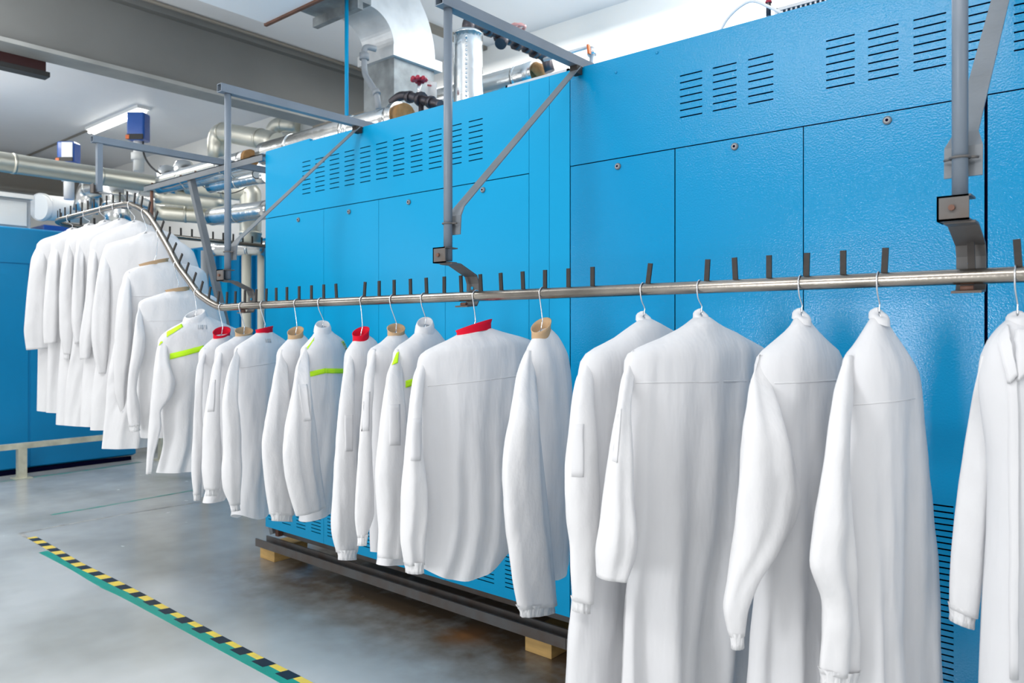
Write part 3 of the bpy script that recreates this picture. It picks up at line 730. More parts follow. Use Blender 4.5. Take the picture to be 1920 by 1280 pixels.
garment(603, R((593, 620, 617, 612), (585, 632, 624, 622), (572, 647, 642, 635), (564, 657, 650, 652), (565, 700, 652, 690), (567, 780, 646, 780), (570, 880, 634, 880), (570, 940, 626, 925), (564, 982, 620, 948)),
        S([(571, 650), (560, 674), (551, 710), (542, 760), (534, 810), (528, 860), (534, 900), (543, 935), (553, 968)], [(578, 656), (582, 700), (588, 760), (594, 830), (601, 880), (606, 910), (611, 948)]),
        'white shirt with a neon yellow back stripe and shoulder edges on the level rail', seed=11, fold=.010, foldcol=True, cw=.022, cuff=False,
        stripes=[[(577, 696), (607, 688), (607, 697), (577, 706)], [(607, 688), (646, 688), (646, 697), (607, 697)]], patches=[('b', [(572, 648), (586, 633), (587, 637), (574, 655)]), ('b', [(637, 636), (643, 638), (649, 652), (645, 654)])],
        pocket=[(562, 721), (574, 720), (578, 786), (570, 788)])
garment(558, R((541, 637, 567, 624), (531, 648, 576, 632), (522, 657, 582, 645), (518, 668, 584, 660), (517, 740, 574, 740), (514, 830, 564, 830), (510, 900, 560, 900), (520, 966, 552, 962)),
        S([(527, 654), (518, 680), (510, 716), (500, 765), (492, 810), (489, 838), (493, 870), (497, 910), (502, 940), (506, 964)], [(535, 660), (540, 720), (541, 780), (541, 840), (542, 890), (548, 930), (550, 966)]),
        'white shirt with an open tan collar left of the yellow-striped shirt on the level rail', collar='tan', cw=.032, tilt=.006, seed=12, fold=.009)
garment(495, R((480, 624, 511, 622), (466, 635, 525, 631), (448, 646, 540, 642), (439, 655, 546, 652), (438, 720, 540, 720), (444, 800, 528, 800), (447, 900, 510, 890), (436, 966, 504, 950)),
        S([(444, 652), (434, 668), (428, 690), (420, 725), (416, 760), (418, 810), (418, 850), (414, 888), (418, 920), (430, 948)], [(450, 656), (447, 700), (446, 750), (452, 800), (453, 850), (455, 890), (450, 944)]),
        'white shirt with a red collar and a small grey printed label on its back', collar='red', cw=.028, tilt=-.004, seed=13, fold=.010, sag=.03, print_=(496, 634, 507, 641),
        yoke=[[(450, 688), (528, 675), (528, 677), (450, 690)]])
garment(455, R((441, 631, 473, 626), (427, 640, 481, 634), (411, 648, 488, 643), (403, 656, 492, 652), (400, 720, 480, 720), (400, 800, 466, 800), (392, 900, 440, 900), (382, 944, 420, 936)),
        S([(412, 650), (401, 672), (394, 712), (387, 760), (382, 800), (381, 850), (380, 880), (384, 918)], [(418, 656), (414, 720), (414, 780), (416, 830), (418, 870), (416, 900), (412, 916)]),
        'white shirt with a tan collar just right of the foot of the rail slope', collar='tan', cw=.030, tilt=.010, seed=14, fold=.009,
        pocket=[(391, 713), (402, 713), (399, 772), (388, 772)])
garment(417, R((400, 636, 431, 624), (389, 645, 440, 634), (378, 653, 447, 646), (372, 664, 450, 656), (372, 720, 436, 720), (373, 800, 420, 800), (368, 880, 404, 880), (364, 932, 388, 930)),
        S([(382, 652), (372, 672), (366, 700), (363, 750), (361, 800), (359, 850), (358, 890), (362, 928)], [(386, 656), (379, 700), (378, 760), (380, 820), (380, 880), (378, 926)]),
        'white shirt with an open red collar at the foot of the rail slope', collar='red', cw=.032, tilt=.010, seed=15, fold=.008)
garment(371, R((346, 602, 385, 590), (322, 614, 412, 602), (304, 627, 434, 612), (296, 640, 452, 622), (296, 690, 446, 680), (300, 760, 428, 760), (306, 830, 412, 830), (292, 886, 400, 878)),
        S([(308, 622), (298, 637), (291, 672), (285, 722), (282, 764), (278, 822), (274, 889)], [(316, 628), (314, 660), (322, 705), (334, 725), (318, 748), (301, 770), (303, 795), (297, 822), (288, 855), (285, 888)]),
        'white shirt with neon yellow shoulders and back stripe at the bottom of the slope', seed=16, fold=.010, cuff=False, foldcol=True, cw=.028, mat_=M_CLOTHN,
        stripes=[[(317, 662), (378, 646), (378, 656), (317, 673)]], patches=[('b', [(312, 622), (340, 606), (342, 611), (312, 631)]), ('s', [(300, 640), (312, 630), (309, 640), (297, 648)])], print_=(370, 608, 386, 616))
garment(333, R((311, 547, 355, 543), (290, 554, 378, 549), (268, 561, 400, 555), (259, 570, 412, 566), (258, 640, 425, 610), (256, 720, 415, 700), (258, 780, 360, 780), (264, 821, 340, 816)),
        S([(266, 560), (257, 580), (252, 610), (248, 647), (241, 694), (236, 752), (237, 782), (241, 800)], [(270, 564), (268, 600), (275, 642), (267, 680), (256, 712), (257, 745), (264, 770), (263, 796)]),
        'white shirt with a flat tan collar, lower of the two tan-collared on the slope', collar='tan', cw=.016, tilt=-.004, seed=17, fold=.010, mat_=M_CLOTHN,
        yoke=[[(275, 600), (385, 597), (385, 599), (275, 602)]])
garment(300, R((262, 499, 315, 490), (245, 504, 340, 494), (236, 510, 370, 500), (230, 522, 386, 512), (218, 620, 392, 570), (203, 700, 385, 690), (197, 770, 300, 770), (190, 841, 278, 836)),
        S([(238, 508), (226, 535), (219, 570), (215, 620), (213, 680), (214, 720), (218, 750), (226, 774)], [(244, 512), (246, 560), (248, 610), (244, 660), (237, 700), (233, 740), (233, 774)]),
        'long white coat with a rumpled tan collar, upper of the two tan-collared on the slope', 'coat', 'work_coat', collar='tan', cw=.018, tilt=-.004, seed=18, fold=.012, mat_=M_CLOTHN,
        yoke=[[(240, 554), (372, 552), (372, 554), (240, 556)]])
garment(272, R((256, 441, 292, 436), (226, 450, 322, 445), (200, 458, 350, 460), (192, 475, 364, 474), (188, 560, 378, 530), (184, 650, 372, 640), (172, 740, 320, 740), (169, 806, 280, 802)),
        S([(198, 458), (188, 485), (180, 530), (173, 580), (170, 620), (174, 660), (181, 688), (185, 700)], [(206, 462), (206, 520), (206, 580), (204, 640), (200, 685), (198, 700)]),
        'long white coat at the top of the slope, just left of the tan-collared coat', 'coat', 'work_coat', seed=19, fold=.012, cw=.014, cuff=False, mat_=M_CLOTHN)
garment(246, R((238, 419, 266, 416), (208, 430, 290, 426), (178, 444, 326, 440), (169, 458, 340, 456), (165, 540, 346, 530), (160, 640, 330, 640), (154, 720, 290, 720), (150, 798, 250, 800)),
        S([(176, 448), (167, 470), (163, 520), (159, 570), (152, 610), (147, 650), (150, 674)], [(184, 452), (182, 520), (184, 580), (177, 620), (171, 655), (168, 672)]),
        'white coat on the raised rail where it bends downward', 'coat', 'work_coat', seed=20, fold=.012, cw=.014, cuff=False, mat_=M_CLOTHN)
garment(217, R((210, 415, 238, 412), (185, 426, 262, 421), (152, 438, 290, 433), (143, 454, 300, 450), (141, 540, 300, 540), (136, 640, 290, 640), (124, 720, 250, 720), (120, 797, 220, 799)),
        S([(150, 442), (141, 466), (137, 520), (134, 570), (134, 610), (140, 645)], [(158, 446), (158, 520), (158, 580), (154, 640)]),
        'white coat on the raised rail directly below its short bracket', 'coat', 'work_coat', seed=21, fold=.012, cw=.014, cuff=False, mat_=M_CLOTHN)
garment(193, R((184, 418, 210, 415), (162, 427, 232, 423), (132, 440, 256, 435), (122, 455, 262, 450), (119, 540, 260, 540), (114, 640, 250, 640), (108, 720, 220, 720), (105, 796, 205, 797)),
        S([(130, 444), (119, 470), (112, 520), (110, 560), (111, 610), (113, 645), (119, 664)], [(138, 448), (138, 520), (141, 570), (144, 620), (142, 648), (134, 665)]),
        'white coat third from the far left end of the raised rail', 'coat', 'work_coat', seed=22, fold=.012, cw=.014, mat_=M_CLOTHN)
garment(162, R((156, 424, 178, 421), (135, 432, 200, 429), (106, 443, 225, 440), (96, 454, 235, 450), (94, 540, 230, 540), (90, 640, 220, 640), (88, 720, 200, 720), (86, 773, 190, 776)),
        S([(104, 446), (93, 470), (86, 520), (82, 570), (80, 620), (82, 645)], [(110, 450), (110, 520), (110, 580), (106, 642)]),
        'white coat second from the far left end of the raised rail', 'coat', 'work_coat', seed=23, fold=.012, cw=.014, cuff=False, mat_=M_CLOTHN)
garment(131, R((124, 432, 147, 429), (105, 440, 165, 436), (78, 449, 195, 446), (68, 460, 205, 456), (69, 540, 200, 540), (71, 640, 190, 640), (70, 720, 180, 720), (69, 770, 170, 776)),
        S([(76, 450), (62, 466), (56, 500), (51, 540), (46, 600), (44, 636), (49, 656)], [(84, 454), (88, 500), (92, 550), (95, 600), (97, 630), (95, 652)]),
        'white coat with a wide open cuff at the far left end of the raised rail', 'coat', 'work_coat', seed=24, fold=.012, cw=.014, cuff=False, mat_=M_CLOTHN)

# ------------------------------------------------------------------ floor tapes
def strip_floor(px, w, name, m, label, z0, jag=0, cat='tape'):
    pts = smoothpath([onZ(u, v, 0) for u, v in px], 6); vs = []; fs = []
    for i, p in enumerate(pts):
        d = (pts[min(i+1, len(pts)-1)]-pts[max(i-1, 0)]).normalized(); s = Vector((-d.y, d.x, 0))
        ww = w/2*(1+random.uniform(-jag, jag))
        vs += [p-s*ww+Vector((0, 0, z0)), p+s*ww+Vector((0, 0, z0)), p-s*w/2, p+s*w/2]
    n = len(pts)
    for i in range(n-1):
        a = 4*i; fs += [(a, a+4, a+5, a+1), (a, a+2, a+6, a+4), (a+1, a+5, a+7, a+3)]
    o = MB().add(vs, fs).build(name, m); props(o, label, cat); return o, pts
hz = [(59, 1007), (98, 1029), (147.6, 1058.5), (211.6, 1090.5), (268, 1120), (325, 1152), (394, 1189), (472.5, 1231), (566, 1279), (640, 1320)]
ho, hp = strip_floor(hz, .052, 'hazard_tape', M_HYEL, 'yellow and black hazard tape stuck diagonally across the grey floor', .0012)
D = [0]
for a, b in zip(hp, hp[1:]): D.append(D[-1]+(b-a).length)
def along(d):
    j = 0
    while j < len(D)-2 and d > D[j+1]: j += 1
    t = (d-D[j])/(D[j+1]-D[j]); return hp[j].lerp(hp[j+1], t), (hp[j+1]-hp[j]).normalized()
step = (onZ(298, 1137, 0)-onZ(519, 1251, 0)).length/6; nst = int(D[-1]/step)
for k in range(nst):
    p, d = along(step*(k+.5)); s = Vector((-d.y, d.x, 0)); h = step*.25; w = .0262; sk = d*.007
    MB().extrude([p-d*h-s*w-sk+Vector((0, 0, .0008)), p+d*h-s*w-sk+Vector((0, 0, .0008)), p+d*h+s*w+sk+Vector((0, 0, .0008)), p-d*h+s*w+sk+Vector((0, 0, .0008))], (0, 0, .0008)).build('black_stripe', M_HBLK, ho)
strip_floor([(81, 1034), (138, 1063.5), (181, 1089), (205, 1101)], .05, 'green_tape', M_GREEN, 'short piece of green floor tape below the far end of the hazard tape', .001)
strip_floor([(196, 1098), (236, 1116), (295, 1147), (369, 1186.5), (443, 1226), (522, 1268), (600, 1312)], .052, 'green_tape', M_GREEN, 'long green floor tape running beside the hazard tape to the bottom edge', .0014)
strip_floor([(96, 965), (180, 951), (260, 937), (362, 919), (440, 906)], .03, 'green_tape', M_GREENW, 'thin worn green floor line below the left coats', .001, .25)
strip_floor([(40, 999), (130, 982), (220, 966), (330, 948), (430, 933)], .02, 'faded_line', M_LINE, 'faint dark scuffed floor line below the thin green line', .0006, .6, 'floor line')
strip_floor([(36, 999), (60, 1012), (80, 1024)], .02, 'faded_line', M_LINE, 'short grey scuffed line at the far corner of the hazard tape', .0006, .5, 'floor line')
strip_floor([(0, 903), (90, 891), (180, 879), (262, 866)], .05, 'green_tape', M_GREENW, 'green floor tape at the foot of the far left machine', .001, .1)

# ------------------------------------------------------------------ left machine, rail guard
t = thing('finishing_machine', 'deep blue machine casing at far left behind the guard rail', 'machine', (-9, 2, 0))
MB().box(-10, -8.21, .2, 3.56, .04, 2.33).build('casing', M_BLUED, t, bevel=.03)
for y0, y1 in ((.2, 1.45), (1.46, 2.56), (2.57, 3.56)):
    MB().box(-8.21, -8.2, y0, y1-.01, .06, 1.98).build('panel', M_BLUED, t)
MB().box(-8.21, -8.2, .2, 3.55, 1.99, 2.31).build('panel', M_BLUED, t)
MB().box(-8.22, -8.19, .2, 3.5, 0, .04).build('plinth', M_DARK, t)
t = thing('guard_rail', 'low cream guard rail along the foot of the far left blue machine', 'rail', (-8.0, 2, 0))
MB().box(-7.98, -7.93, .5, 3.75, .27, .32).build('top_rail', M_RAILP, t)
for y in (.9, 2.42, 3.72):
    MB().box(-7.99, -7.92, y-.035, y+.035, 0, .27).build('post', M_RAILP, t)
    MB().box(-8.03, -7.88, y-.07, y+.07, 0, .008).build('foot_plate', M_RAILP, t)
# blue machine at the back
t = thing('steam_cabinet', 'deep blue ribbed cabinet behind the pipes at the back', 'cabinet', (-6.8, 4.5, 0))
MB().box(-8.6, -5.2, 4.22, 4.9, .02, 2.28).build('casing', M_BLUED, t)
for k in range(14):
    x = -8.55+k*.24; MB().box(x, x+.11, 4.18, 4.22, .05, 2.26).build('rib', M_BLUE2 if k % 3 == 1 else M_BLUED, t)
# cabinets on top of left machine
for i, (y0, y1, lb) in enumerate(((.6, 1.72, 'pale grey switch cabinet on top of the far left machine, cut by the picture edge'), (1.76, 2.62, 'pale grey switch cabinet on the far left machine beside the white drum'))):
    t = thing('switch_cabinet', lb, 'cabinet', (-8.7, (y0+y1)/2, 2.33))
    MB().box(-9.1, -8.35, y0, y1, 2.33, 2.62).build('cabinet_body', M_CAB, t, bevel=.01)
    MB().box(-8.35, -8.335, y0+.04, y1-.04, 2.36, 2.59).build('door', M_WHITE, t)
    MB().box(-9.1, -8.3, y0-.01, y1+.01, 2.62, 2.66).build('lid', M_WHITE, t)
t = thing('white_drum', 'white cylindrical drum housing above the far left machine', 'drum', onT(110, 415, 8.3))
MB().tube([onT(74, 388, 8.4), onT(160, 396, 8.9)], .14, 24).build('shell', M_WHITE, t)
MB().tube([onT(76, 388, 8.42), onT(80, 388.4, 8.45)], .155, 24).build('rim', M_GALV, t)
MB().box(*[c for c in (-8.9, -8.4, 2.75, 3.2, 2.33, 2.40)]).build('saddle', M_BBOX, t)

# ------------------------------------------------------------------ pipes
def pipe(label, pts, r, m=M_FOIL, R_=.25, ends=True, name='foil_wrapped_pipe', group='foil wrapped pipes', bands=True, fillet_=True, seed=0):
    base = Vector(pts[0]); t = thing(name, label, 'pipe', base, group)
    pp = fillet(pts, R_, 8) if len(pts) > 2 else [Vector(p) for p in pts]
    # densify
    q = []
    for a, b in zip(pp, pp[1:]):
        k = max(1, int((b-a).length/.08)); q += [a.lerp(b, j/k) for j in range(k)]
    q.append(pp[-1])
    rad = [r*(1+.035*noise.noise(p*7)) for p in q]
    MB().tube(q, r, 20, radii=rad).build('jacket', m, t)
    if bands:
        acc = 0; nx_ = .35
        for a, b in zip(q, q[1:]):
            L = (b-a).length
            if acc <= nx_ < acc+L:
                d = (b-a).normalized(); MB().tube([a-d*.012, a+d*.012], r*1.05, 20).build('band', m, t); nx_ += .6
            acc += L
    return t
PA = lambda u: Vector((wx(u, 2.84), 2.84, 2.54))
t = pipe('foil wrapped pipe lying along the top of the left machine with a crumpled right end', [PA(497), PA(742)], .078)
MB().tube([PA(735), PA(742), PA(748), PA(752)], .066, 20, radii=[.079, .088, .082, .088]).build('crumpled_collar', M_FOIL, t)
MB().tube([PA(752), PA(762)], .072, 20).build('wool_end', M_WOOL, t, label='exposed yellow brown insulation')
MB().tube([PA(660), PA(664), PA(668)], .066, 20, radii=[.08, .09, .08]).build('crumpled_collar', M_FOIL, t)
t = pipe('foil wrapped pipe left of the machine with a round brown insulated end', [PA(305), PA(466)], .062)
MB().tube([PA(466), PA(471)], .06, 24).build('wool_end', M_WOOL, t, label='round brown insulation end')
MB().tube([PA(471), PA(498)], .014, 12).build('inner_pipe', M_IRON, t)
# vertical foil pipe with seam
B0 = onY(878, 200, 3.2); B0.z = 2.4
t = pipe('tall upright foil wrapped pipe on the machine top behind the central bracket', [B0, Vector((B0.x, B0.y, 3.06))], .085, bands=False)
for k in range(24):
    z = 2.42+k*.026; c = Vector((B0.x+.05, B0.y-.07, z)); MB().tube([c, c+Vector((0, 0, .012))], .006, 6).build('seam_staple', M_WIRE, t)
MB().tube([Vector((B0.x, B0.y, 3.06)), Vector((B0.x, B0.y, 3.075)), Vector((B0.x, B0.y, 3.10))], .08, 20, radii=[.087, .075, .04]).build('crimped_top', M_FOIL, t)
# iron pipe run with valve
t = thing('iron_pipe', 'dark iron pipe run with fittings and a pink valve wheel above the upright foil pipe', 'pipe', (B0.x, 3.2, 3.06))
ZB = 3.14
MB().tube(fillet([(B0.x, 3.2, 3.05), (B0.x, 3.2, ZB), (B0.x, 3.32, ZB), (B0.x+.0, 3.88, ZB)], .06), .024, 14).build('pipe_run', M_IRON, t)
MB().tube(fillet([(B0.x, 3.2, 3.09), (B0.x, 3.2, ZB), (B0.x, 3.30, ZB)], .06), .037, 14).build('elbow', M_IRON, t)
for y, r in ((3.36, .036), (3.46, .042), (3.54, .034), (3.62, .044), (3.72, .036), (3.80, .044)):
    MB().tube([(B0.x, y, ZB), (B0.x, y+.04, ZB)], r, 8).build('fitting', M_IRON, t)
MB().tube([(B0.x, 3.52, ZB), (B0.x+.02, 3.46, ZB-.06)], .036, 14).build('strainer', M_IRON, t)
MB().tube([(B0.x, 3.64, ZB), (B0.x, 3.64, ZB+.1)], .009, 8).build('valve_stem', M_IRON, t)
wv = MB(); wv.tube([Vector((B0.x+.05*math.cos(a), 3.64+.05*math.sin(a), ZB+.1)) for a in [2*PI*k/16 for k in range(17)]], .010, 8, cap=False, radii=[.008+.004*(k % 2) for k in range(17)])
wv.bar((B0.x-.05, 3.64, ZB+.1), (B0.x+.05, 3.64, ZB+.1), .012, .006).bar((B0.x, 3.59, ZB+.1), (B0.x, 3.69, ZB+.1), .012, .006); wv.build('valve_wheel', mat('pink_valve_wheel', (.62, .30, .28), .4), t, label='pale pink hand wheel')
MB().tube(fillet([(B0.x, 3.84, ZB), (B0.x+.0, 3.93, ZB), (B0.x+.02, 3.95, ZB-.1)], .05), .034, 14).build('elbow', M_IRON, t)
t = pipe('horizontal foil wrapped pipe behind the upright one with a torn right end', [Vector((wx(800, 3.98), 3.98, 3.07)), Vector((wx(1008, 3.98), 3.98, 3.07))], .085)
e = Vector((wx(1008, 3.98), 3.98, 3.07)); MB().tube([e, e+Vector((.03, 0, .02)), e+Vector((.05, 0, .03))], .06, 14, radii=[.07, .06, .02]).build('wool_end', M_WOOL, t, label='torn yellow insulation')
# thin pipe with orange lever
t = thing('water_pipe', 'thin grey pipe with an orange lever valve against the white back wall', 'pipe', onY(1108, 120, 3.7))
a = onY(1020, 112, 3.7); b = onY(1103, 88, 3.7); c = onY(1112, 100, 3.7)
MB().tube([a, b], .011, 10).build('pipe_run', M_GALV, t)
rz = onY(1110, 88, 3.7); MB().tube([rz, (rz.x, rz.y, 2.385)], .016, 10).build('riser', M_GALV, t)
MB().tube([onY(1109, 92, 3.7), onY(1110, 104, 3.7)], .028, 10).build('valve_body', M_WIRE, t)
MB().bar(onY(1103, 84, 3.66), onY(1105, 101, 3.66), .012, .02).build('lever', M_ORANGE, t, label='orange lever')
# valve with red wheel on the machine top
V0 = onY(785, 190, 2.95)
t = thing('steam_valve', 'red-wheeled valve on a rusty pipe above the left machine', 'valve', V0)
pr = [onY(735, 192, 2.95), onY(752, 180, 2.95), onY(775, 182, 2.95), onY(800, 190, 2.95), onY(826, 196, 2.95)]
MB().tube(smoothpath(pr, 4), .026, 12, radii=None).build('pipe_run', M_IRON, t)
for (u, v, r) in ((765, 181, .035), (786, 185, .042), (805, 191, .036)):
    p = onY(u, v, 2.95); q = onY(u+6, v+1.5, 2.95); MB().tube([p, q], r, 8).build('fitting', M_IRON, t)
MB().tube([onY(786, 184, 2.95), onY(786, 152, 2.95)], .012, 10).build('valve_stem', M_WIRE, t)
MB().tube([onY(790, 186, 2.95), Vector((onY(790, 186, 2.95).x, 2.95, 2.385))], .016, 10).build('stand_pipe', M_IRON, t)
hc = onY(785.5, 149, 2.95); hw = MB()
for k in range(7):
    a = 2*PI*k/7; p = hc+Vector((.036*math.cos(a), .036*math.sin(a), 0)); hw.tube([p+Vector((0, 0, -.012)), p, p+Vector((0, 0, .012))], .016, 8, radii=[.009, .017, .009])
hw.tube([hc-Vector((0, 0, .008)), hc+Vector((0, 0, .008))], .03, 12); hw.build('valve_wheel', M_PINK, t, label='red hand wheel')
t = MB().extrude([onY(798, 150, 3.05), onY(818, 154, 3.05), onY(818, 183, 3.05), onY(798, 180, 3.05)], (0, .004, 0)).build('sign_plate', M_WHITE); props(t, 'small white tag plate with a red mark beside the red valve wheel', 'sign')
q_ = onY(808, 182, 3.06); MB().tube([q_, Vector((q_.x, q_.y, 2.385))], .006, 6).build('stake', M_GALV, t)
MB().extrude([onY(801, 158, 3.045), onY(808, 159, 3.045), onY(808, 162, 3.045), onY(801, 161, 3.045)], (0, .003, 0)).build('red_mark', M_PINK, t)
# grey pvc pipe
t = thing('pvc_pipe', 'bent grey plastic pipe running down beside the square duct', 'pipe', onY(706, 190, 3.0))
pp = [onY(705, 92, 3.12), onY(683, 86, 3.05), onY(683, 138, 3.05), onY(706, 174, 3.0), onY(710, 205, 3.0)]
MB().tube(fillet(pp, .05), .019, 12).build('pipe_run', M_PVC, t)
MB().tube([onY(683, 100, 3.05), onY(683, 112, 3.05)], .031, 14).build('coupling', M_PVC, t)
MB().tube([onY(704, 170, 3.0), onY(707, 177, 3.0)], .024, 14).build('coupling', M_PVC, t)

# ------------------------------------------------------------------ duct
DX0, DX1, DY0, DY1 = -4.12, -3.81, 3.3, 3.66
t = thing('air_duct', 'square galvanised duct rising from the left machine and bending over to the hood', 'duct', ((DX0+DX1)/2, (DY0+DY1)/2, 2.39))
MB().box(DX0, DX1, DY0, DY1, 2.39, 3.16).build('riser', M_GALVD, t)
MB().box(DX0-.03, DX1+.03, DY0-.03, DY1+.05, 3.14, 3.21).build('flange', M_GALV, t)
ri, ro, cyy, czz = .2, .57, DY0-.2+.0, 3.21
n = 16; prof = [(cyy+ro*math.cos(a), czz+ro*math.sin(a)) for a in [PI/2*k/n for k in range(n+1)]] + [(cyy+ri*math.cos(a), czz+ri*math.sin(a)) for a in [PI/2*k/n for k in range(n, -1, -1)]]
el = MB(); N = n+1
for k in range(n):
    o_a = (cyy+ro*math.cos(PI/2*k/n), czz+ro*math.sin(PI/2*k/n)); o_b = (cyy+ro*math.cos(PI/2*(k+1)/n), czz+ro*math.sin(PI/2*(k+1)/n))
    i_a = (cyy+ri*math.cos(PI/2*k/n), czz+ri*math.sin(PI/2*k/n)); i_b = (cyy+ri*math.cos(PI/2*(k+1)/n), czz+ri*math.sin(PI/2*(k+1)/n))
    q = [i_a, o_a, o_b, i_b]
    el.add([(DX0, *p) for p in q]+[(DX1, *p) for p in q], [(0, 1, 2, 3), (7, 6, 5, 4), (1, 5, 6, 2), (0, 3, 7, 4)])
el.build('elbow', M_GALV, t)
MB().box(DX0-.1, DX1+.01, 2.7, cyy+.002, czz+ri, czz+ro).build('branch', M_GALVD, t)
MB().box(DX0-.13, DX1+.03, 2.98, 3.02, czz+ri-.06, czz+ri).build('drop_flange', M_GALVD, t)
M_HOOD = mat('pale_blue_white_sheet', (.84, .90, .96), .45)
t = thing('extraction_hood', 'white extraction hood box with a brown edge hanging from the ceiling', 'hood', (-3.9, 2, 3.3))
MB().box(-4.32, -3.2, 1.2, 2.67, 3.30, 3.62).build('hood_box', M_HOOD, t)
MB().box(-4.33, -3.2, 2.67, 2.69, 3.285, 3.33).build('edge_strip', M_BRASS, t, label='rusty brown edge strip')
r0 = onY(650, 100, 2.95)
t = MB().tube([(r0.x, 2.95, 2.38), (r0.x, 2.95, 3.42)], .0125, 10).build('hanger_rod', M_BLUE2); props(t, 'bright blue vertical rod between the left machine and the duct', 'rod')
t = thing('control_cabinet', 'brown-grey steel cabinet standing behind the square duct', 'cabinet', (-4.9, 3.9, 2.38))
MB().box(-5.35, -4.62, 3.75, 4.15, 0, 3.05).build('cabinet_body', M_TAUPE, t)
MB().box(-4.62, -4.61, 3.8, 4.15, 2.45, 3.0).build('door', M_DARK, t)
# grids on machine tops
def grid(x0, x1, y, z0, z1, label, m=M_GALV):
    t = thing('vent_grid', label, 'grid', ((x0+x1)/2, y, z0))
    MB().box(x0, x1, y+.05, y+.06, z0, z1).build('back_plate', M_DARK, t)
    MB().box(x0, x1, y, y+.06, z1-.012, z1).box(x0, x0+.012, y, y+.06, z0, z1).box(x1-.012, x1, y, y+.06, z0, z1).build('frame', m, t)
    k = int((x1-x0)/.018)
    for i in range(k):
        x = x0+(i+.5)*(x1-x0)/k; MB().box(x-.0035, x+.0035, y+.005, y+.012, z0, z1-.01).build('bar', m, t)
grid(onY(948, 150, 2.9).x, onY(1066, 150, 2.9).x, 2.9, 2.39, onY(1000, 146, 2.9).z, 'grey slotted grille box on the machine top beside the bracket arm')
grid(onY(1452, 10, 2.9).x, onY(1640, 10, 2.9).x, 2.9, 2.39, onY(1500, 3, 2.9).z, 'grey slotted grille box on top of the right machine')
t = thing('white_cable', 'thin white cable arching over the right machine top', 'cable', onY(1350, 60, 2.7))
MB().tube(smoothpath([onY(1340, 80, 2.7), onY(1362, 38, 2.7), onY(1388, 12, 2.7), onY(1412, 2, 2.7), onY(1440, 12, 2.7), onY(1472, 28, 2.7)], 6), .0055, 8).build('cable', M_WHITE, t)
MB().tube([onY(1441, 30, 2.75), onY(1441, -20, 2.75)], .009, 10).build('conduit', M_IRON, t)
MB().tube([onY(1441, 6, 2.75), onY(1441, 2, 2.75)], .012, 10).build('red_ring', M_PINK, t)

# ------------------------------------------------------------------ distant pipes at left
P_ = lambda u, v, t: onT(u, v, t)
pipe('long foil wrapped pipe crossing the far left in front of the ceiling', [Vector((-7, .6, 2.69)), Vector((-7, 3.3, 2.69))], .08, M_FOILW)
pipe('big foil pipe loop with rounded elbow behind the raised rail', [P_(160, 398, 7.4), P_(168, 352, 7.4), P_(215, 345, 7.0), P_(222, 420, 7.0)], .11, M_FOIL, .3)
pipe('thick foil pipe running right from the raised rail at mid height', [P_(205, 350, 7.9), P_(262, 372, 7.9), P_(400, 392, 8.2)], .12, M_FOIL, .3)
pipe('foil pipe just above the back rail, upper of the level pair', [P_(292, 366, 7.2), P_(420, 382, 7.4)], .075, M_FOILW)
pipe('foil pipe just above the back rail, lower of the level pair', [P_(292, 398, 7.3), P_(420, 408, 7.5)], .075, M_FOILW)
pipe('foil pipe with an elbow turning down beside the blue machine', [P_(352, 345, 6.6), P_(462, 358, 6.6), P_(470, 362, 6.6), P_(470, 455, 6.6)], .09, M_FOILW, .16)
pipe('foil arch pipe high up beside the large roof beam', [P_(409, 300, 8.0), P_(406, 246, 8.0), P_(500, 262, 7.6), P_(520, 268, 7.5)], .10, M_FOILW, .28)
pipe('short foil stub pipe under the roof beam near the machine top', [P_(510, 275, 8.6), P_(512, 232, 8.6), P_(560, 236, 8.5)], .08, M_FOILW, .15)
pipe('slanting foil pipe below the angle-iron frame', [P_(300, 352, 6.2), P_(498, 312, 5.6)], .05, M_FOIL)
pipe('blue-shadowed slanting foil pipe lowest below the angle-iron frame', [P_(395, 350, 6.0), P_(500, 330, 5.6)], .05, M_FOIL)
pipe('fat foil cylinder with round end left of the diagonal brace', [P_(398, 406, 6.4), P_(510, 392, 6.0)], .075, M_FOIL)
pipe('foil pipe bottom section hanging below the back rail', [P_(395, 466, 6.9), P_(500, 466, 6.9)], .07, M_FOIL)
for u, v, lb in ((313, 325, 'left'), (345, 315, 'right')):
    p = P_(u, v, 7.2); t = thing('foil_dome', 'domed foil end behind the slanting frame, %s of the two' % lb, 'pipe', p, 'domed foil pipe ends')
    MB().tube([p-Vector((0, 0, .2)), p, p+Vector((0, 0, .06)), p+Vector((0, 0, .08))], .1, 20, radii=[.1, .1, .07, .01]).build('dome', M_FOIL, t)
for u0, w, lb in ((462, .07, 'left'), (489, .05, 'right')):
    p = P_(u0, 470, 6.9); t = MB().tube([(p.x, p.y, .0), (p.x, p.y, p.z)], w*.6, 14).build('drain_pipe', M_IVORY); props(t, 'upright ivory pipe in front of the blue back cabinet, %s of the two' % lb, 'pipe')
p = P_(384, 470, 6.2); t = MB().tube([(p.x, p.y, 0), (p.x, p.y, p.z)], .03, 12).build('drain_pipe', M_PVC); props(t, 'slim grey upright pipe behind the slanted frame leg', 'pipe')
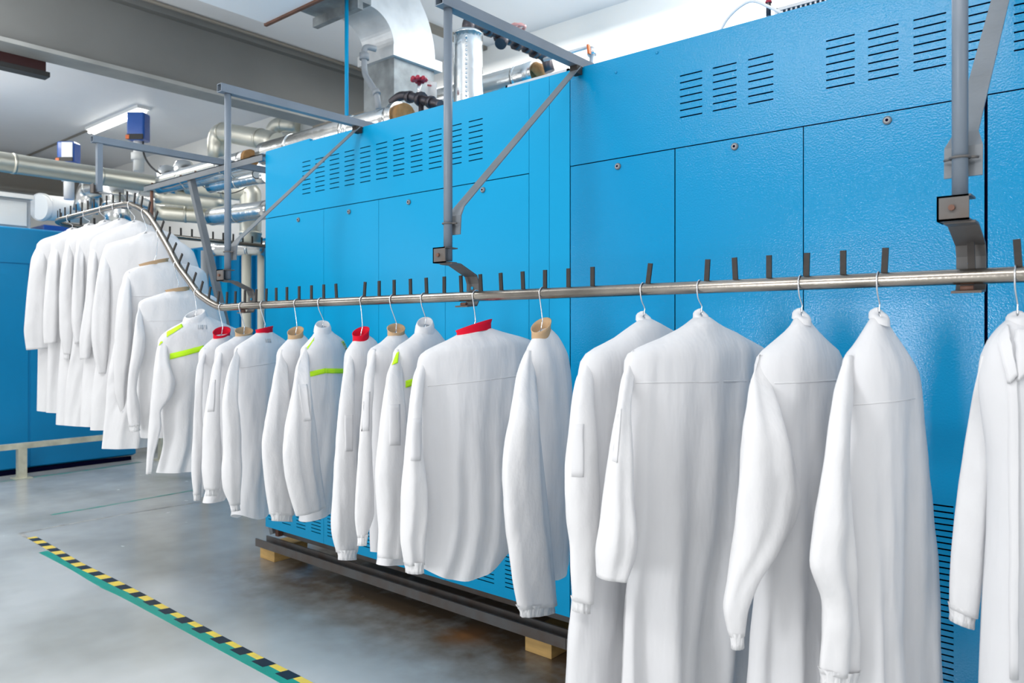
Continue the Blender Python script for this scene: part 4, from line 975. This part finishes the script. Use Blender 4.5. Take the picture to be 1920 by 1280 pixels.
# gauges
t = thing('pressure_gauge', 'small black pressure gauge at the left end of the big machine', 'gauge', P_(482, 327, 5.6))
c = P_(481, 327, 5.6); v = (CAMP-c).normalized()
MB().tube([c, c+v*.03], .033, 20).build('case', M_CABLE, t); MB().tube([c+v*.03, c+v*.032], .026, 20).build('dial', M_WHITE, t)
MB().tube(smoothpath([P_(365, 335, 6.0), P_(390, 355, 6.0), P_(425, 363, 6.0), P_(455, 355, 5.9), P_(484, 332, 5.7)], 5), .004, 6).build('capillary_tube', M_CABLE, t)
# pump controllers
for (u0, v0, u1, v1, stem, tt, lb) in ((237, 209, 270, 262, 318, 7.6, 'blue pump controller box on a white stem beside the lit ceiling lamp'), (106, 264, 138, 303, 372, 7.9, 'blue pump controller box with a bright face left above the long foil pipe')):
    a = P_(u0, v1, tt); b = P_(u1, v1, tt); top = P_(u0, v0, tt).z
    t = thing('pump_controller', lb, 'controller', (a.x, a.y, a.z))
    d = (b-a); dn = Vector((-d.y, d.x, 0)).normalized()
    if dn.dot(CAMP-a) < 0: dn = -dn
    hgt = top-a.z
    MB().extrude([a, b, b+Vector((0, 0, hgt)), a+Vector((0, 0, hgt))], -dn*.14).build('box', M_BBOX, t, bevel=.015)
    MB().extrude([a+d*.06+Vector((0, 0, hgt*.02)), b-d*.04+Vector((0, 0, hgt*.02)), b-d*.04+Vector((0, 0, hgt*.2)), a+d*.06+Vector((0, 0, hgt*.2))], dn*.015).build('terminal_strip', M_CABLE, t)
    if u0 < 200:
        MB().extrude([a+d*.3+Vector((0, 0, hgt*.22)), b-d*.06+Vector((0, 0, hgt*.22)), b-d*.06+Vector((0, 0, hgt*.94)), a+d*.3+Vector((0, 0, hgt*.94))], dn*.004).build('face_plate', M_WHITE, t, label='glossy white face')
    MB().extrude([a+Vector((0, 0, hgt*.02)), a+d*.2+Vector((0, 0, hgt*.02)), a+d*.2+Vector((0, 0, hgt*.16)), a+Vector((0, 0, hgt*.16))], dn*.02).build('cable_gland', M_ORANGE, t)
    m_ = (a+b)/2-dn*.07; zb = P_(u0, stem, tt).z
    MB().tube([(m_.x, m_.y, m_.z+.02), (m_.x, m_.y, zb)], .05, 16).build('stem', M_WHITE, t)
    MB().tube([(m_.x, m_.y, m_.z-.12), (m_.x, m_.y, m_.z-.19)], .075, 8).build('collar', M_WHITE, t)
t = MB().tube(smoothpath([P_(268, 265, 7.4), P_(270, 290, 7.4), P_(283, 312, 7.2), P_(304, 328, 7.0)], 6), .009, 8).build('black_cable', M_CABLE)
props(t, 'black cable drooping from the pump controller to the pipes', 'cable')
# ceiling lamp
t = thing('ceiling_lamp', 'lit fluorescent batten lamp on the ceiling at far left', 'lamp', (-9.3, 3.81, 3.85))
MB().box(-10.05, -8.6, 3.74, 3.88, 3.815, 3.85).build('housing', M_WHITE, t)
for y in (3.785, 3.835): MB().tube([(-10.03, y, 3.795), (-8.62, y, 3.795)], .018, 12).build('tube', M_TUBE, t)
l = area('lamp_glow', (-9.3, 3.81, 3.76), (0, 0, 0), 1.4, .1, 14, (1, .98, .92)); l.parent = t; l.location = Vector((-9.3, 3.81, 3.76))-Vector(t.location)
l['label'] = 'light of the batten lamp'
t = MB().box(-12.4, -10.05, 3.80, 3.82, 3.83, 3.85).build('cable_duct', M_TAUPE); props(t, 'dark cable duct running along the ceiling from the lit lamp', 'cable duct')
t = thing('sign_box', 'dark maroon box hanging under the roof beam at top left', 'box', (-6.12, 1.7, 3.2))
MB().box(-6.13, -6.07, .9, 2.0, 3.20, 3.275).build('box_body', M_MAROON, t); MB().box(-6.15, -6.05, .88, 2.02, 3.165, 3.2).build('base', M_CABLE, t)
# small drop rod near the hood
t = MB().tube([(-4.9, 2.35, 3.6), (-4.9, 2.35, 3.85)], .01, 8).build('drop_rod', M_GALV); props(t, 'short steel drop rod on the ceiling left of the hood', 'rod')
t = MB().tube([(-5.78, 1.0, 3.83), (-5.78, 4.9, 3.83)], .015, 8).build('conduit', M_TAUPE); props(t, 'thin dark conduit running along the ceiling beside the roof beam', 'conduit')
